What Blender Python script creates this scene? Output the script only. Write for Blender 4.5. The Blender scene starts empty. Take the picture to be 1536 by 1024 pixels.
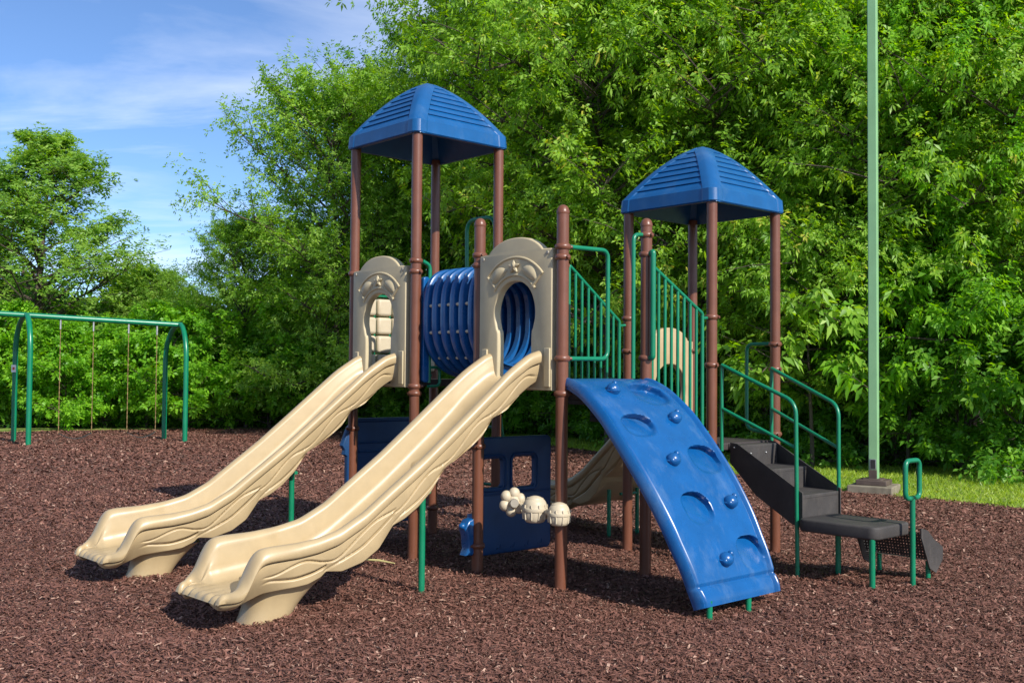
import bpy, bmesh, math, random
import numpy as np
from mathutils import Vector, Matrix

PI = math.pi
R = math.radians
rng = np.random.default_rng(7)
random.seed(7)
scene = bpy.context.scene
col = scene.collection

# ------------------------------------------------------------------ helpers
def link(o, parent=None):
    col.objects.link(o)
    if parent is not None:
        o.parent = parent
    return o

def tag(o, label=None, cat=None, group=None, kind=None):
    if label: o['label'] = label
    if cat: o['category'] = cat
    if group: o['group'] = group
    if kind: o['kind'] = kind
    return o

def empty(name, loc=(0, 0, 0), rz=0.0):
    o = bpy.data.objects.new(name, None)
    o.empty_display_size = 0.2
    o.location = loc
    o.rotation_euler = (0, 0, rz)
    return link(o)

def copy_tree(o, parent=None):
    c = o.copy()
    col.objects.link(c)
    c.parent = parent
    for ch in list(o.children):
        copy_tree(ch, c)
    return c

class MB:
    """collects geometry for ONE mesh object"""
    def __init__(self):
        self.v = []; self.f = []; self.m = []
    def add(self, vs, fs, m=0):
        o = len(self.v)
        self.v += [tuple(p) for p in vs]
        self.f += [tuple(i + o for i in f) for f in fs]
        self.m += [m] * len(fs)
        return self
    def box(self, lo, hi, m=0, fn=None):
        x0, y0, z0 = lo; x1, y1, z1 = hi
        vs = [(x0,y0,z0),(x1,y0,z0),(x1,y1,z0),(x0,y1,z0),(x0,y0,z1),(x1,y0,z1),(x1,y1,z1),(x0,y1,z1)]
        if fn: vs = [fn(p) for p in vs]
        return self.add(vs, [(3,2,1,0),(4,5,6,7),(0,1,5,4),(1,2,6,5),(2,3,7,6),(3,0,4,7)], m)
    def grid(self, P, m=0, closed_u=False, closed_v=False, flip=False):
        P = np.asarray(P); nu, nv = P.shape[:2]
        vs = P.reshape(-1, 3); fs = []
        for i in range(nu if closed_u else nu - 1):
            for j in range(nv if closed_v else nv - 1):
                a = i*nv+j; b = i*nv+(j+1) % nv; c = ((i+1) % nu)*nv+(j+1) % nv; d = ((i+1) % nu)*nv+j
                fs.append((a, d, c, b) if flip else (a, b, c, d))
        return self.add(vs, fs, m)
    def tube(self, pts, r, n=14, m=0, caps=True, closed=False):
        pts = [Vector(p) for p in pts]; N = len(pts)
        rr = r if hasattr(r, '__len__') else [r]*N
        T = []
        for i in range(N):
            if closed: t = pts[(i+1) % N] - pts[i-1]
            else: t = pts[min(i+1, N-1)] - pts[max(i-1, 0)]
            T.append(t.normalized())
        ref = Vector((0,0,1)) if abs(T[0].z) < .9 else Vector((1,0,0))
        nrm = (ref - T[0]*ref.dot(T[0])).normalized()
        rows = []
        for i in range(N):
            nrm = (nrm - T[i]*nrm.dot(T[i])).normalized()
            bi = T[i].cross(nrm)
            rows.append([pts[i] + (nrm*math.cos(a) + bi*math.sin(a))*rr[i] for a in [2*PI*k/n for k in range(n)]])
        o = len(self.v)
        self.grid(np.array([[tuple(p) for p in row] for row in rows]), m, closed_u=closed, closed_v=True)
        if caps and not closed:
            self.f.append(tuple(o+k for k in reversed(range(n)))); self.m.append(m)
            self.f.append(tuple(o+(N-1)*n+k for k in range(n))); self.m.append(m)
        return self
    def lathe(self, prof, c=(0,0,0), n=28, m=0, axis='z', squash=(1,1)):
        rows = []
        for (r, z) in prof:
            row = []
            for k in range(n):
                a = 2*PI*k/n
                x, y = r*math.cos(a)*squash[0], r*math.sin(a)*squash[1]
                p = (x, y, z) if axis == 'z' else ((z, x, y) if axis == 'x' else (x, z, y))
                row.append((p[0]+c[0], p[1]+c[1], p[2]+c[2]))
            rows.append(row)
        return self.grid(np.array(rows), m, closed_v=True, flip=(axis == 'y'))
    def ball(self, c, r, m=0, n=16, k=10, fn=None):
        r = r if hasattr(r, '__len__') else (r, r, r)
        rows = []
        for i in range(k+1):
            t = PI*i/k
            rows.append([(c[0]+r[0]*math.sin(t)*math.cos(2*PI*j/n), c[1]+r[1]*math.sin(t)*math.sin(2*PI*j/n), c[2]-r[2]*math.cos(t)) for j in range(n)])
        return self.grid(np.array(rows), m, closed_v=True)
    def build(self, name, mats, parent=None, smooth=True, angle=38, bevel=0):
        me = bpy.data.meshes.new(name)
        me.from_pydata(self.v, [], self.f)
        for mt in (mats if isinstance(mats, (list, tuple)) else [mats]):
            me.materials.append(mt)
        me.polygons.foreach_set('material_index', self.m)
        bm = bmesh.new(); bm.from_mesh(me)
        bmesh.ops.remove_doubles(bm, verts=bm.verts, dist=1e-5)
        bmesh.ops.recalc_face_normals(bm, faces=bm.faces)
        bm.to_mesh(me); bm.free()
        o = bpy.data.objects.new(name, me)
        link(o, parent)
        if bevel:
            b = o.modifiers.new('soft', 'BEVEL'); b.width = bevel; b.segments = 3; b.limit_method = 'ANGLE'; b.angle_limit = R(40)
            b.harden_normals = False
        if smooth:
            me.polygons.foreach_set('use_smooth', [True]*len(me.polygons))
            me.set_sharp_from_angle(angle=R(angle if not bevel else 80))
        me.update()
        return o

def fillet(pts, rad, n=7):
    """round the corners of a polyline"""
    pts = [Vector(p) for p in pts]; out = [pts[0]]
    for i in range(1, len(pts)-1):
        a, b, c = pts[i-1], pts[i], pts[i+1]
        d1, d2 = (a-b), (c-b)
        r = min(rad, d1.length*.49, d2.length*.49)
        p, q = b + d1.normalized()*r, b + d2.normalized()*r
        for k in range(n+1):
            t = k/n
            out.append(p*(1-t)**2 + b*2*t*(1-t) + q*t*t)
    out.append(pts[-1])
    return out

def catmull(P, n=10):
    P = [np.array(p, float) for p in P]
    P = [2*P[0]-P[1]] + P + [2*P[-1]-P[-2]]
    out = []
    for i in range(1, len(P)-2):
        for k in range(n):
            t = k/n
            out.append(.5*((2*P[i]) + (-P[i-1]+P[i+1])*t + (2*P[i-1]-5*P[i]+4*P[i+1]-P[i+2])*t*t + (-P[i-1]+3*P[i]-3*P[i+1]+P[i+2])*t**3))
    out.append(P[-2])
    return out

def plate(name, outlines, thick, frame, mat, parent, bev=.008):
    """flat plate with rounded edges; outlines[0] outer loop, the rest holes, frame = (origin, ex, ey, ez)"""
    cu = bpy.data.curves.new(name, 'CURVE'); cu.dimensions = '2D'; cu.fill_mode = 'BOTH'
    cu.extrude = max(thick/2 - bev, .0005); cu.bevel_depth = bev; cu.bevel_resolution = 2; cu.offset = -bev
    for ol in outlines:
        sp = cu.splines.new('POLY'); sp.points.add(len(ol)-1); sp.use_cyclic_u = True
        for p, q in zip(sp.points, ol): p.co = (q[0], q[1], 0, 1)
    tmp = bpy.data.objects.new(name+'_tmp', cu); col.objects.link(tmp)
    dg = bpy.context.evaluated_depsgraph_get()
    me = bpy.data.meshes.new_from_object(tmp.evaluated_get(dg))
    bpy.data.objects.remove(tmp)
    me.name = name
    o0, ex, ey, ez = [Vector(x) for x in frame]
    M = Matrix((( ex.x, ey.x, ez.x, o0.x), (ex.y, ey.y, ez.y, o0.y), (ex.z, ey.z, ez.z, o0.z), (0,0,0,1)))
    me.transform(M)
    me.materials.clear(); me.materials.append(mat)
    bm = bmesh.new(); bm.from_mesh(me)
    bmesh.ops.remove_doubles(bm, verts=bm.verts, dist=1e-5)
    bmesh.ops.recalc_face_normals(bm, faces=bm.faces)
    bm.to_mesh(me); bm.free()
    me.polygons.foreach_set('use_smooth', [True]*len(me.polygons))
    me.set_sharp_from_angle(angle=R(40))
    ob = bpy.data.objects.new(name, me)
    return link(ob, parent)

def rrect(x0, y0, x1, y1, r, n=5):
    out = []
    for cx, cy, a0 in ((x1-r, y0+r, -90), (x1-r, y1-r, 0), (x0+r, y1-r, 90), (x0+r, y0+r, 180)):
        for k in range(n+1):
            a = R(a0 + 90*k/n); out.append((cx+r*math.cos(a), cy+r*math.sin(a)))
    return out

# ------------------------------------------------------------------ materials
def new_mat(name):
    m = bpy.data.materials.new(name); m.use_nodes = True
    nt = m.node_tree
    return m, nt, nt.nodes['Principled BSDF']

def nd(nt, t, **kw):
    n = nt.nodes.new(t)
    for k, v in kw.items(): setattr(n, k, v)
    return n

def noise_node(nt, scale, detail=4, rough=.55, coord='Object', sc=None):
    tc = nd(nt, 'ShaderNodeTexCoord'); n = nd(nt, 'ShaderNodeTexNoise')
    n.inputs['Scale'].default_value = scale; n.inputs['Detail'].default_value = detail; n.inputs['Roughness'].default_value = rough
    if sc:
        mp = nd(nt, 'ShaderNodeMapping'); mp.inputs['Scale'].default_value = sc
        nt.links.new(tc.outputs[coord], mp.inputs['Vector']); nt.links.new(mp.outputs['Vector'], n.inputs['Vector'])
    else:
        nt.links.new(tc.outputs[coord], n.inputs['Vector'])
    return n

def ramp(nt, src, stops):
    r = nd(nt, 'ShaderNodeValToRGB')
    el = r.color_ramp.elements
    while len(el) < len(stops): el.new(.5)
    for e, (p, c) in zip(el, stops):
        e.position = p; e.color = (*c, 1) if len(c) == 3 else c
    nt.links.new(src, r.inputs['Fac'])
    return r

def bump(nt, bsdf, src, strength=.2, dist=.01):
    b = nd(nt, 'ShaderNodeBump'); b.inputs['Strength'].default_value = strength; b.inputs['Distance'].default_value = dist
    nt.links.new(src, b.inputs['Height']); nt.links.new(b.outputs['Normal'], bsdf.inputs['Normal'])
    return b

def plastic(name, c, rough=.42, spec=.5, var=.12, scuff=None, bmp=.06, coat=0.0, scale=6):
    m, nt, b = new_mat(name)
    n = noise_node(nt, scale, 6, .6)
    lo = tuple(x*(1-var) for x in c); hi = tuple(min(1, x*(1+var)) for x in c)
    r = ramp(nt, n.outputs['Fac'], [(.3, lo), (.7, hi)])
    out = r.outputs['Color']
    if scuff:
        n2 = noise_node(nt, 3.2, 9, .72, sc=(1.0, 1.5, .7))
        r2 = ramp(nt, n2.outputs['Fac'], [(.52, (0,0,0)), (.78, (1,1,1))])
        mx = nd(nt, 'ShaderNodeMix', data_type='RGBA')
        sc = nd(nt, 'ShaderNodeMath', operation='MULTIPLY'); sc.inputs[1].default_value = scuff[1]
        nt.links.new(r2.outputs['Color'], sc.inputs[0]); nt.links.new(sc.outputs[0], mx.inputs['Factor'])
        nt.links.new(out, mx.inputs['A']); mx.inputs['B'].default_value = (*scuff[0], 1)
        out = mx.outputs['Result']
    nt.links.new(out, b.inputs['Base Color'])
    n3 = noise_node(nt, 14, 5, .6)
    rr = nd(nt, 'ShaderNodeMapRange'); rr.inputs['To Min'].default_value = rough-.08; rr.inputs['To Max'].default_value = rough+.12
    nt.links.new(n3.outputs['Fac'], rr.inputs['Value']); nt.links.new(rr.outputs['Result'], b.inputs['Roughness'])
    b.inputs['Specular IOR Level'].default_value = spec
    if coat: b.inputs['Coat Weight'].default_value = coat; b.inputs['Coat Roughness'].default_value = .15
    n4 = noise_node(nt, 160, 3, .6)
    bump(nt, b, n4.outputs['Fac'], bmp, .004)
    return m

M = {}
M['brown'] = plastic('brown_paint', (.150, .053, .028), .34, .5, .12, ((.21, .11, .085), .45), .05)
M['green'] = plastic('green_paint', (.003, .170, .080), .30, .5, .10, ((.03, .20, .12), .3), .04)
M['tan'] = plastic('tan_plastic', (.425, .318, .172), .36, .5, .07, ((.33, .25, .14), .62), .06)
M['tan_dull'] = plastic('dull_tan_plastic', (.475, .392, .238), .5, .4, .07, ((.44, .35, .23), .35), .08)
M['cream'] = plastic('cream_plastic', (.52, .44, .31), .45, .4, .06, ((.38, .32, .22), .4), .08)
M['grey_plastic'] = plastic('grey_plastic', (.30, .27, .22), .5, .4, .08, None, .08)
M['blue'] = plastic('blue_plastic', (.003, .078, .245), .27, .55, .12, ((.10, .185, .32), .60), .05)
M['roof_blue'] = plastic('roof_blue_plastic', (.003, .080, .235), .34, .5, .12, ((.06, .145, .28), .60), .12)
M['navy'] = plastic('navy_plastic', (.005, .045, .140), .42, .5, .12, ((.04, .11, .22), .4), .08)
M['step'] = plastic('dark_coated_metal', (.046, .041, .038), .62, .35, .18, ((.105, .088, .075), .7), .35)
M['deck'] = plastic('deck_coating', (.045, .036, .034), .6, .35, .12, ((.09, .07, .06), .5), .3)
M['steel'] = plastic('zinc_steel', (.45, .45, .43), .35, .6, .08)
M['steel'].node_tree.nodes['Principled BSDF'].inputs['Metallic'].default_value = .8
M['rust_chain'] = plastic('rusty_chain', (.26, .17, .075), .6, .4, .3)
M['black_rubber'] = plastic('black_rubber', (.022, .022, .022), .6, .4, .1)
M['white'] = plastic('sticker_white', (.75, .72, .68), .5, .4, .03)
M['red'] = plastic('sticker_red', (.5, .08, .05), .5, .4, .03)
M['pole_green'] = plastic('faded_green_paint', (.215, .410, .200), .45, .45, .10, ((.16, .36, .19), .6), .06, scale=2)
M['concrete'] = plastic('concrete', (.21, .18, .13), .85, .2, .25, ((.09, .08, .055), .8), .6)
M['rust_steel'] = plastic('rusty_base_steel', (.085, .06, .048), .6, .4, .25, ((.16, .12, .09), .5), .3)
M['straw'] = plastic('dry_straw', (.55, .48, .20), .7, .2, .1)

def leaf_mat(name, dark, mid, light, trans=.50, accent=None):
    m, nt, b = new_mat(name)
    at = nd(nt, 'ShaderNodeAttribute', attribute_name='tint')
    n = noise_node(nt, .55, 3, .5, 'Object')
    ad = nd(nt, 'ShaderNodeMath', operation='MULTIPLY_ADD'); ad.inputs[1].default_value = .9; ad.inputs[2].default_value = -.45
    nt.links.new(n.outputs['Fac'], ad.inputs[0])
    sm = nd(nt, 'ShaderNodeMath', operation='ADD'); nt.links.new(at.outputs['Fac'], sm.inputs[0]); nt.links.new(ad.outputs[0], sm.inputs[1])
    st = [(.05, dark), (.5, mid), (.92, light)]
    if accent: st.append((1.0, accent))
    r = ramp(nt, sm.outputs[0], st)
    nt.links.new(r.outputs['Color'], b.inputs['Base Color'])
    b.inputs['Roughness'].default_value = .42
    b.inputs['Specular IOR Level'].default_value = .35
    tr = nd(nt, 'ShaderNodeBsdfTranslucent')
    hs = nd(nt, 'ShaderNodeHueSaturation'); hs.inputs['Hue'].default_value = .485; hs.inputs['Saturation'].default_value = 1.15; hs.inputs['Value'].default_value = 1.5
    nt.links.new(r.outputs['Color'], hs.inputs['Color']); nt.links.new(hs.outputs['Color'], tr.inputs['Color'])
    mx = nd(nt, 'ShaderNodeMixShader'); mx.inputs['Fac'].default_value = trans
    nt.links.new(b.outputs['BSDF'], mx.inputs[1]); nt.links.new(tr.outputs['BSDF'], mx.inputs[2])
    nt.links.new(mx.outputs['Shader'], nt.nodes['Material Output'].inputs['Surface'])
    return m

LEAF = {
    'bright': leaf_mat('bright_leaves', (.125, .280, .024), (.250, .450, .044), (.390, .580, .085), accent=(.56, .54, .09)),
    'mid':    leaf_mat('green_leaves', (.130, .290, .032), (.240, .440, .050), (.370, .560, .085)),
    'deep_shade':   leaf_mat('deep_shade_green_leaves', (.060, .185, .018), (.120, .300, .026), (.220, .430, .042)),  # deeper green, with the canopy's shade on the understory put into the leaf colour
    'lush':   leaf_mat('lush_green_leaves', (.095, .275, .014), (.185, .430, .024), (.290, .550, .038)),
    'far':    leaf_mat('cool_green_leaves', (.125, .280, .040), (.230, .410, .066), (.360, .530, .105)),
}
def bark_mat():
    m, nt, b = new_mat('bark')
    n = noise_node(nt, 9, 8, .65, sc=(1, 1, .25))
    r = ramp(nt, n.outputs['Fac'], [(.3, (.035, .026, .018)), (.7, (.13, .10, .075))])
    nt.links.new(r.outputs['Color'], b.inputs['Base Color']); b.inputs['Roughness'].default_value = .9
    bump(nt, b, n.outputs['Fac'], .6, .03)
    return m
M['bark'] = bark_mat()

def mulch_mat():
    m, nt, b = new_mat('mulch')
    tc = nd(nt, 'ShaderNodeTexCoord')
    v = nd(nt, 'ShaderNodeTexVoronoi'); v.inputs['Scale'].default_value = 34; v.inputs['Randomness'].default_value = 1
    mp = nd(nt, 'ShaderNodeMapping'); mp.inputs['Scale'].default_value = (1, .55, 1); mp.inputs['Rotation'].default_value = (0, 0, .6)
    n0 = nd(nt, 'ShaderNodeTexNoise'); n0.inputs['Scale'].default_value = 6; n0.inputs['Detail'].default_value = 3
    nt.links.new(tc.outputs['Object'], n0.inputs['Vector'])
    mxv = nd(nt, 'ShaderNodeMix', data_type='VECTOR'); mxv.inputs['Factor'].default_value = .06
    nt.links.new(tc.outputs['Object'], mxv.inputs['A']); nt.links.new(n0.outputs['Color'], mxv.inputs['B'])
    nt.links.new(mxv.outputs['Result'], mp.inputs['Vector']); nt.links.new(mp.outputs['Vector'], v.inputs['Vector'])
    sp = nd(nt, 'ShaderNodeSeparateColor'); nt.links.new(v.outputs['Color'], sp.inputs['Color'])
    r = ramp(nt, sp.outputs['Red'], [(.0, (.070, .031, .021)), (.5, (.140, .066, .044)), (1, (.25, .130, .092))])
    big = nd(nt, 'ShaderNodeTexNoise'); big.inputs['Scale'].default_value = .5; big.inputs['Detail'].default_value = 5
    nt.links.new(tc.outputs['Object'], big.inputs['Vector'])
    hs = nd(nt, 'ShaderNodeHueSaturation')
    mr = nd(nt, 'ShaderNodeMapRange'); mr.inputs['To Min'].default_value = .75; mr.inputs['To Max'].default_value = 1.25
    nt.links.new(big.outputs['Fac'], mr.inputs['Value']); nt.links.new(mr.outputs['Result'], hs.inputs['Value'])
    nt.links.new(r.outputs['Color'], hs.inputs['Color']); nt.links.new(hs.outputs['Color'], b.inputs['Base Color'])
    b.inputs['Roughness'].default_value = .9
    ad = nd(nt, 'ShaderNodeMath', operation='ADD'); nt.links.new(v.outputs['Distance'], ad.inputs[0]); nt.links.new(sp.outputs['Green'], ad.inputs[1])
    bump(nt, b, ad.outputs[0], .9, .03)
    return m
M['mulch'] = mulch_mat()

def chip_mat():
    m, nt, b = new_mat('wood_chip')
    at = nd(nt, 'ShaderNodeAttribute', attribute_name='tint')
    r = ramp(nt, at.outputs['Fac'], [(0, (.080, .035, .023)), (.45, (.172, .074, .051)), (.8, (.245, .115, .082)), (1, (.44, .28, .20))])
    nt.links.new(r.outputs['Color'], b.inputs['Base Color']); b.inputs['Roughness'].default_value = .72
    b.inputs['Specular IOR Level'].default_value = .35
    return m
M['chip'] = chip_mat()

def grass_mats():
    m, nt, b = new_mat('lawn')
    n = noise_node(nt, 3, 8, .7)
    r = ramp(nt, n.outputs['Fac'], [(.3, (.12, .18, .02)), (.7, (.22, .29, .04))])
    nt.links.new(r.outputs['Color'], b.inputs['Base Color']); b.inputs['Roughness'].default_value = .9
    bump(nt, b, n.outputs['Fac'], .5, .05)
    M['lawn'] = m
    M['blade'] = leaf_mat('grass_blade', (.15, .26, .02), (.27, .40, .035), (.40, .48, .07), .4)
    m, nt, b = new_mat('forest_floor')
    n = noise_node(nt, 2, 8, .7)
    r = ramp(nt, n.outputs['Fac'], [(.3, (.02, .022, .010)), (.7, (.05, .045, .02))])
    nt.links.new(r.outputs['Color'], b.inputs['Base Color']); b.inputs['Roughness'].default_value = .95
    M['floor'] = m
grass_mats()

# ------------------------------------------------------------------ camera, sun, sky
CAM_H, PITCH, ROLL = 1.5384, 0.0320237, 0.0077931
cam = bpy.data.cameras.new('camera'); camo = bpy.data.objects.new('camera', cam); link(camo)
cam.sensor_width = 36; cam.lens = 1577.79/1536*36; cam.clip_end = 2000; cam.clip_start = .05
camo.matrix_world = Matrix.Translation((0, 0, CAM_H)) @ Matrix.Rotation(R(90)+PITCH, 4, 'X') @ Matrix.Rotation(ROLL, 4, 'Z')
scene.camera = camo

SUN_EL, SUN_AZ = R(35), R(-52)      # azimuth measured from +X towards +Y
sd = Vector((math.cos(SUN_EL)*math.cos(SUN_AZ), math.cos(SUN_EL)*math.sin(SUN_AZ), math.sin(SUN_EL)))
sl = bpy.data.lights.new('sun', 'SUN'); sl.energy = 5.0; sl.angle = R(.55); sl.color = (1, .955, .88)
so = bpy.data.objects.new('sun', sl); link(so)
so.rotation_euler = sd.to_track_quat('Z', 'Y').to_euler(); so.location = (10, -14, 14)

w = bpy.data.worlds.new('World'); scene.world = w; w.use_nodes = True
nt = w.node_tree; bg = nt.nodes['Background']
sky = nd(nt, 'ShaderNodeTexSky', sky_type='NISHITA'); sky.sun_disc = False
sky.sun_elevation = SUN_EL; sky.sun_rotation = math.atan2(sd.x, sd.y)
sky.air_density = .72; sky.dust_density = .5; sky.ozone_density = 6.0; sky.altitude = 100
tc = nd(nt, 'ShaderNodeTexCoord')
# thin cirrus: noise on the direction projected to a high flat layer
sep = nd(nt, 'ShaderNodeSeparateXYZ'); nt.links.new(tc.outputs['Generated'], sep.inputs[0])
zc = nd(nt, 'ShaderNodeMath', operation='ADD'); zc.inputs[1].default_value = .10; nt.links.new(sep.outputs['Z'], zc.inputs[0])
zm = nd(nt, 'ShaderNodeMath', operation='MAXIMUM'); zm.inputs[1].default_value = .05; nt.links.new(zc.outputs[0], zm.inputs[0])
dx = nd(nt, 'ShaderNodeMath', operation='DIVIDE'); nt.links.new(sep.outputs['X'], dx.inputs[0]); nt.links.new(zm.outputs[0], dx.inputs[1])
dy = nd(nt, 'ShaderNodeMath', operation='DIVIDE'); nt.links.new(sep.outputs['Y'], dy.inputs[0]); nt.links.new(zm.outputs[0], dy.inputs[1])
cb = nd(nt, 'ShaderNodeCombineXYZ'); nt.links.new(dx.outputs[0], cb.inputs[0]); nt.links.new(dy.outputs[0], cb.inputs[1])
mp = nd(nt, 'ShaderNodeMapping'); mp.inputs['Scale'].default_value = (.8, 1.7, 1); mp.inputs['Rotation'].default_value = (0, 0, R(-14)); mp.inputs['Location'].default_value = (12.2, 3.3, 0)
nt.links.new(cb.outputs[0], mp.inputs['Vector'])
cn = nd(nt, 'ShaderNodeTexNoise'); cn.inputs['Scale'].default_value = .9; cn.inputs['Detail'].default_value = 9; cn.inputs['Roughness'].default_value = .58; cn.inputs['Distortion'].default_value = .5
nt.links.new(mp.outputs['Vector'], cn.inputs['Vector'])
cr = ramp(nt, cn.outputs['Fac'], [(.46, (0, 0, 0)), (.84, (1, 1, 1))])
cm = nd(nt, 'ShaderNodeMath', operation='MULTIPLY'); cm.inputs[1].default_value = .62; nt.links.new(cr.outputs['Color'], cm.inputs[0])
mx = nd(nt, 'ShaderNodeMix', data_type='RGBA'); nt.links.new(cm.outputs[0], mx.inputs['Factor'])
nt.links.new(sky.outputs['Color'], mx.inputs['A']); mx.inputs['B'].default_value = (6.9, 7.2, 7.7, 1)
nt.links.new(mx.outputs['Result'], bg.inputs['Color']); bg.inputs['Strength'].default_value = .15

scene.view_settings.view_transform = 'Standard'; scene.view_settings.look = 'None'
scene.view_settings.exposure = 0.32; scene.view_settings.gamma = 1.0
scene.cycles.max_bounces = 8; scene.cycles.transparent_max_bounces = 8; scene.cycles.use_denoising = True

# ------------------------------------------------------------------ playground structure
ANG = -0.833998754
root = empty('playground_structure', (-0.8103, 8.8028, 0), ANG)
tag(root, 'modular play structure with blue roofs, tan slides and brown posts standing on mulch', 'play structure')
s, g, d = .915, .8253, .8279
PX = {'A': (-s, 0), 'B': (0, 0), 'C': (0, s), 'D': (-s, s), 'E': (g, 0), 'F': (g+s, 0), 'G': (g+s, s), 'L': (g, s),
      'H': (g, s+d), 'I': (g+s, s+d), 'J': (g+s, 2*s+d), 'K': (g, 2*s+d)}
PR = .0445

def make_clamp():
    mb = MB()
    mb.lathe([(PR-.004, -.019), (PR+.004, -.021), (PR+.0125, -.012), (PR+.015, 0), (PR+.0125, .012), (PR+.004, .021), (PR-.004, .019)], n=24)
    mb.lathe([(.001, PR+.028), (.010, PR+.028), (.012, PR+.022), (.012, PR+.005)], axis='x', n=10)   # bolt head
    return mb
clamp_proto = None
def post(key, top, clamps, cap):
    global clamp_proto
    x, y = PX[key]
    mb = MB()
    z1 = top - (.055 if cap else 0)
    mb.lathe([(PR, -.25), (PR, .3), (PR, z1*.5), (PR, z1)] + ([] if cap else [(.0, z1)]), n=28)
    o = mb.build('post', M['brown'], root); o.location = (x, y, 0)
    if cap:
        c = MB().lathe([(PR+.0015, z1-.012), (PR+.0035, z1-.004), (PR+.003, z1+.008), (PR, z1+.016), (PR*.9, z1+.032), (PR*.65, z1+.046), (PR*.3, z1+.054), (0, z1+.056)], n=28)
        c.build('post_cap', M['brown'], o)
    for z, rot in clamps:
        if clamp_proto is None:
            clamp_proto = make_clamp().build('clamp', M['brown'], o); k = clamp_proto
        else:
            k = clamp_proto.copy(); col.objects.link(k); k.parent = o
        k.location = (0, 0, z); k.rotation_euler = (0, 0, R(rot))
    return o
post('A', 3.60, [(2.44, 0), (1.45, 0), (1.05, -90)], 0)
post('B', 3.60, [(2.49, -60), (2.40, 0), (1.44, 40), (1.38, 200)], 0)
post('C', 3.60, [(2.45, -60), (1.45, 0), (.27, -60)], 0)
post('D', 3.60, [(2.45, 0), (1.45, 0), (.27, -60)], 0)
post('E', 2.762, [(2.47, -20), (2.39, 20), (.985, -40), (.22, -90)], 1)
post('F', 2.762, [(2.46, 60), (2.385, -10), (1.66, 60), (1.41, 60)], 1)
post('G', 2.762, [(2.63, -10), (2.48, -10), (1.68, 0), (1.40, 0)], 1)
post('L', 2.762, [(2.46, 0), (1.45, 0)], 1)
post('H', 3.02, [(2.05, 0), (1.76, -30), (1.0, 0)], 0)
post('I', 3.02, [(2.03, 10), (1.635, -10), (.95, 0)], 0)
post('J', 3.02, [(1.83, -30), (1.61, -10), (1.04, -30)], 0)
post('K', 3.02, [(1.78, -30), (1.0, 0)], 0)

def roof(cx, cy, z0, name='roof'):
    half, fas, rise = .527, .125, .475
    ch = .05                                   # corner chamfer
    NB = 8
    mb = MB()
    def inv(h): return max(0, 1-h)**(1/1.62)
    faces = []
    band0 = .075
    hs = []
    for i in range(NB):                        # overlapping boards: each one leans in and the next steps out over it
        h0, h1 = i/NB*.955+.012, (i+1)/NB*.955+.012
        hs += [(h0, 0.0), (h0+.35*(h1-h0), .35), (h1-.012, 1.0)]
    hs += [(.967, 0.0)]
    def pt(face, xx, off, z):
        # face frame: outward axis k
        a = face*PI/2
        ox, oy = math.cos(a), math.sin(a)
        return (cx + ox*off - oy*xx, cy + oy*off + ox*xx, z)
    for fc in range(4):
        P = []
        def row(dd, z, inset, rel, bandpos):
            hw = half*dd - inset
            c = min(ch, hw*.45)
            bw = min(bandpos, (hw-c)*.8)
            lim = hw - c
            e = min(.012, bw*.3)
            rec = -.013*rel - .005
            xs = [-lim, -lim+bw-e, -lim+bw, -lim*.33+bw*.33, lim*.33-bw*.33, lim-bw, lim-bw+e, lim]
            offs = [hw, hw, hw+rec, hw+rec, hw+rec, hw+rec, hw, hw]
            P.append([pt(fc, x, o_, z) for x, o_ in zip(xs, offs)])
        row(1.0, z0-.0, .010, 0, band0); row(1.0, z0+.010, 0, 0, band0)
        row(1.0, z0+fas-.012, .006, 0, band0); row(1.0, z0+fas, .016, 0, band0)
        for h, rel in hs:
            dd = inv(h)
            row(dd*(1-.016/half), z0+fas+h*rise, 0, rel, band0)
        dd = inv(.985); row(dd, z0+fas+.985*rise, 0, 0, band0)
        row(inv(.999), z0+fas+.999*rise, 0, 0, band0)
        mb.grid(np.array(P)); faces.append(P)
    for fc in range(4):                        # chamfer strips between faces
        A, B_ = faces[fc], faces[(fc+1) % 4]
        strip = []
        for ra, rb in zip(A, B_):
            p, q = Vector(ra[-1]), Vector(rb[0]); mid = (p+q)/2
            out = (mid - Vector((cx, cy, mid.z))); out.normalize()
            strip.append([tuple(p), tuple(p*.7+q*.3+out*.008), tuple(p*.3+q*.7+out*.008), tuple(q)])
        mb.grid(np.array(strip))
    top = [faces[fc][-1][k] for fc in range(4) for k in (0, -1)]
    ot = len(mb.v); mb.add(top, [tuple(range(8))])
    # underside: rim and inner shell
    ring_o = [faces[fc][0][k] for fc in range(4) for k in (0, -1)]
    def shr(ps, f, z): return [(cx+(p[0]-cx)*f, cy+(p[1]-cy)*f, z) for p in ps]
    rings = [ring_o, shr(ring_o, .93, z0-.002), shr(ring_o, .90, z0+.05), shr(ring_o, .72, z0+fas+.12), shr(ring_o, .35, z0+fas+rise*.75), shr(ring_o, .05, z0+fas+rise*.85)]
    mb.grid(np.array(rings), closed_v=True)
    return mb.build(name, M['roof_blue'], root, angle=22)
roof(-s/2, s/2, 3.565)
roof(g+s/2, s+d+s/2, 2.985)

# decks
def deck(x0, x1, y0, y1, z):
    mb = MB(); mb.box((x0, y0, z-.06), (x1, y1, z))
    return mb.build('deck', M['deck'], root, bevel=.008)
deck(-s+.01, -.01, .01, s-.01, 1.50)
deck(g+.01, g+s+.02, .01, s-.01, 1.515)
deck(g+.01, g+s-.01, s+d+.01, 2*s+d-.01, .985)
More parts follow.
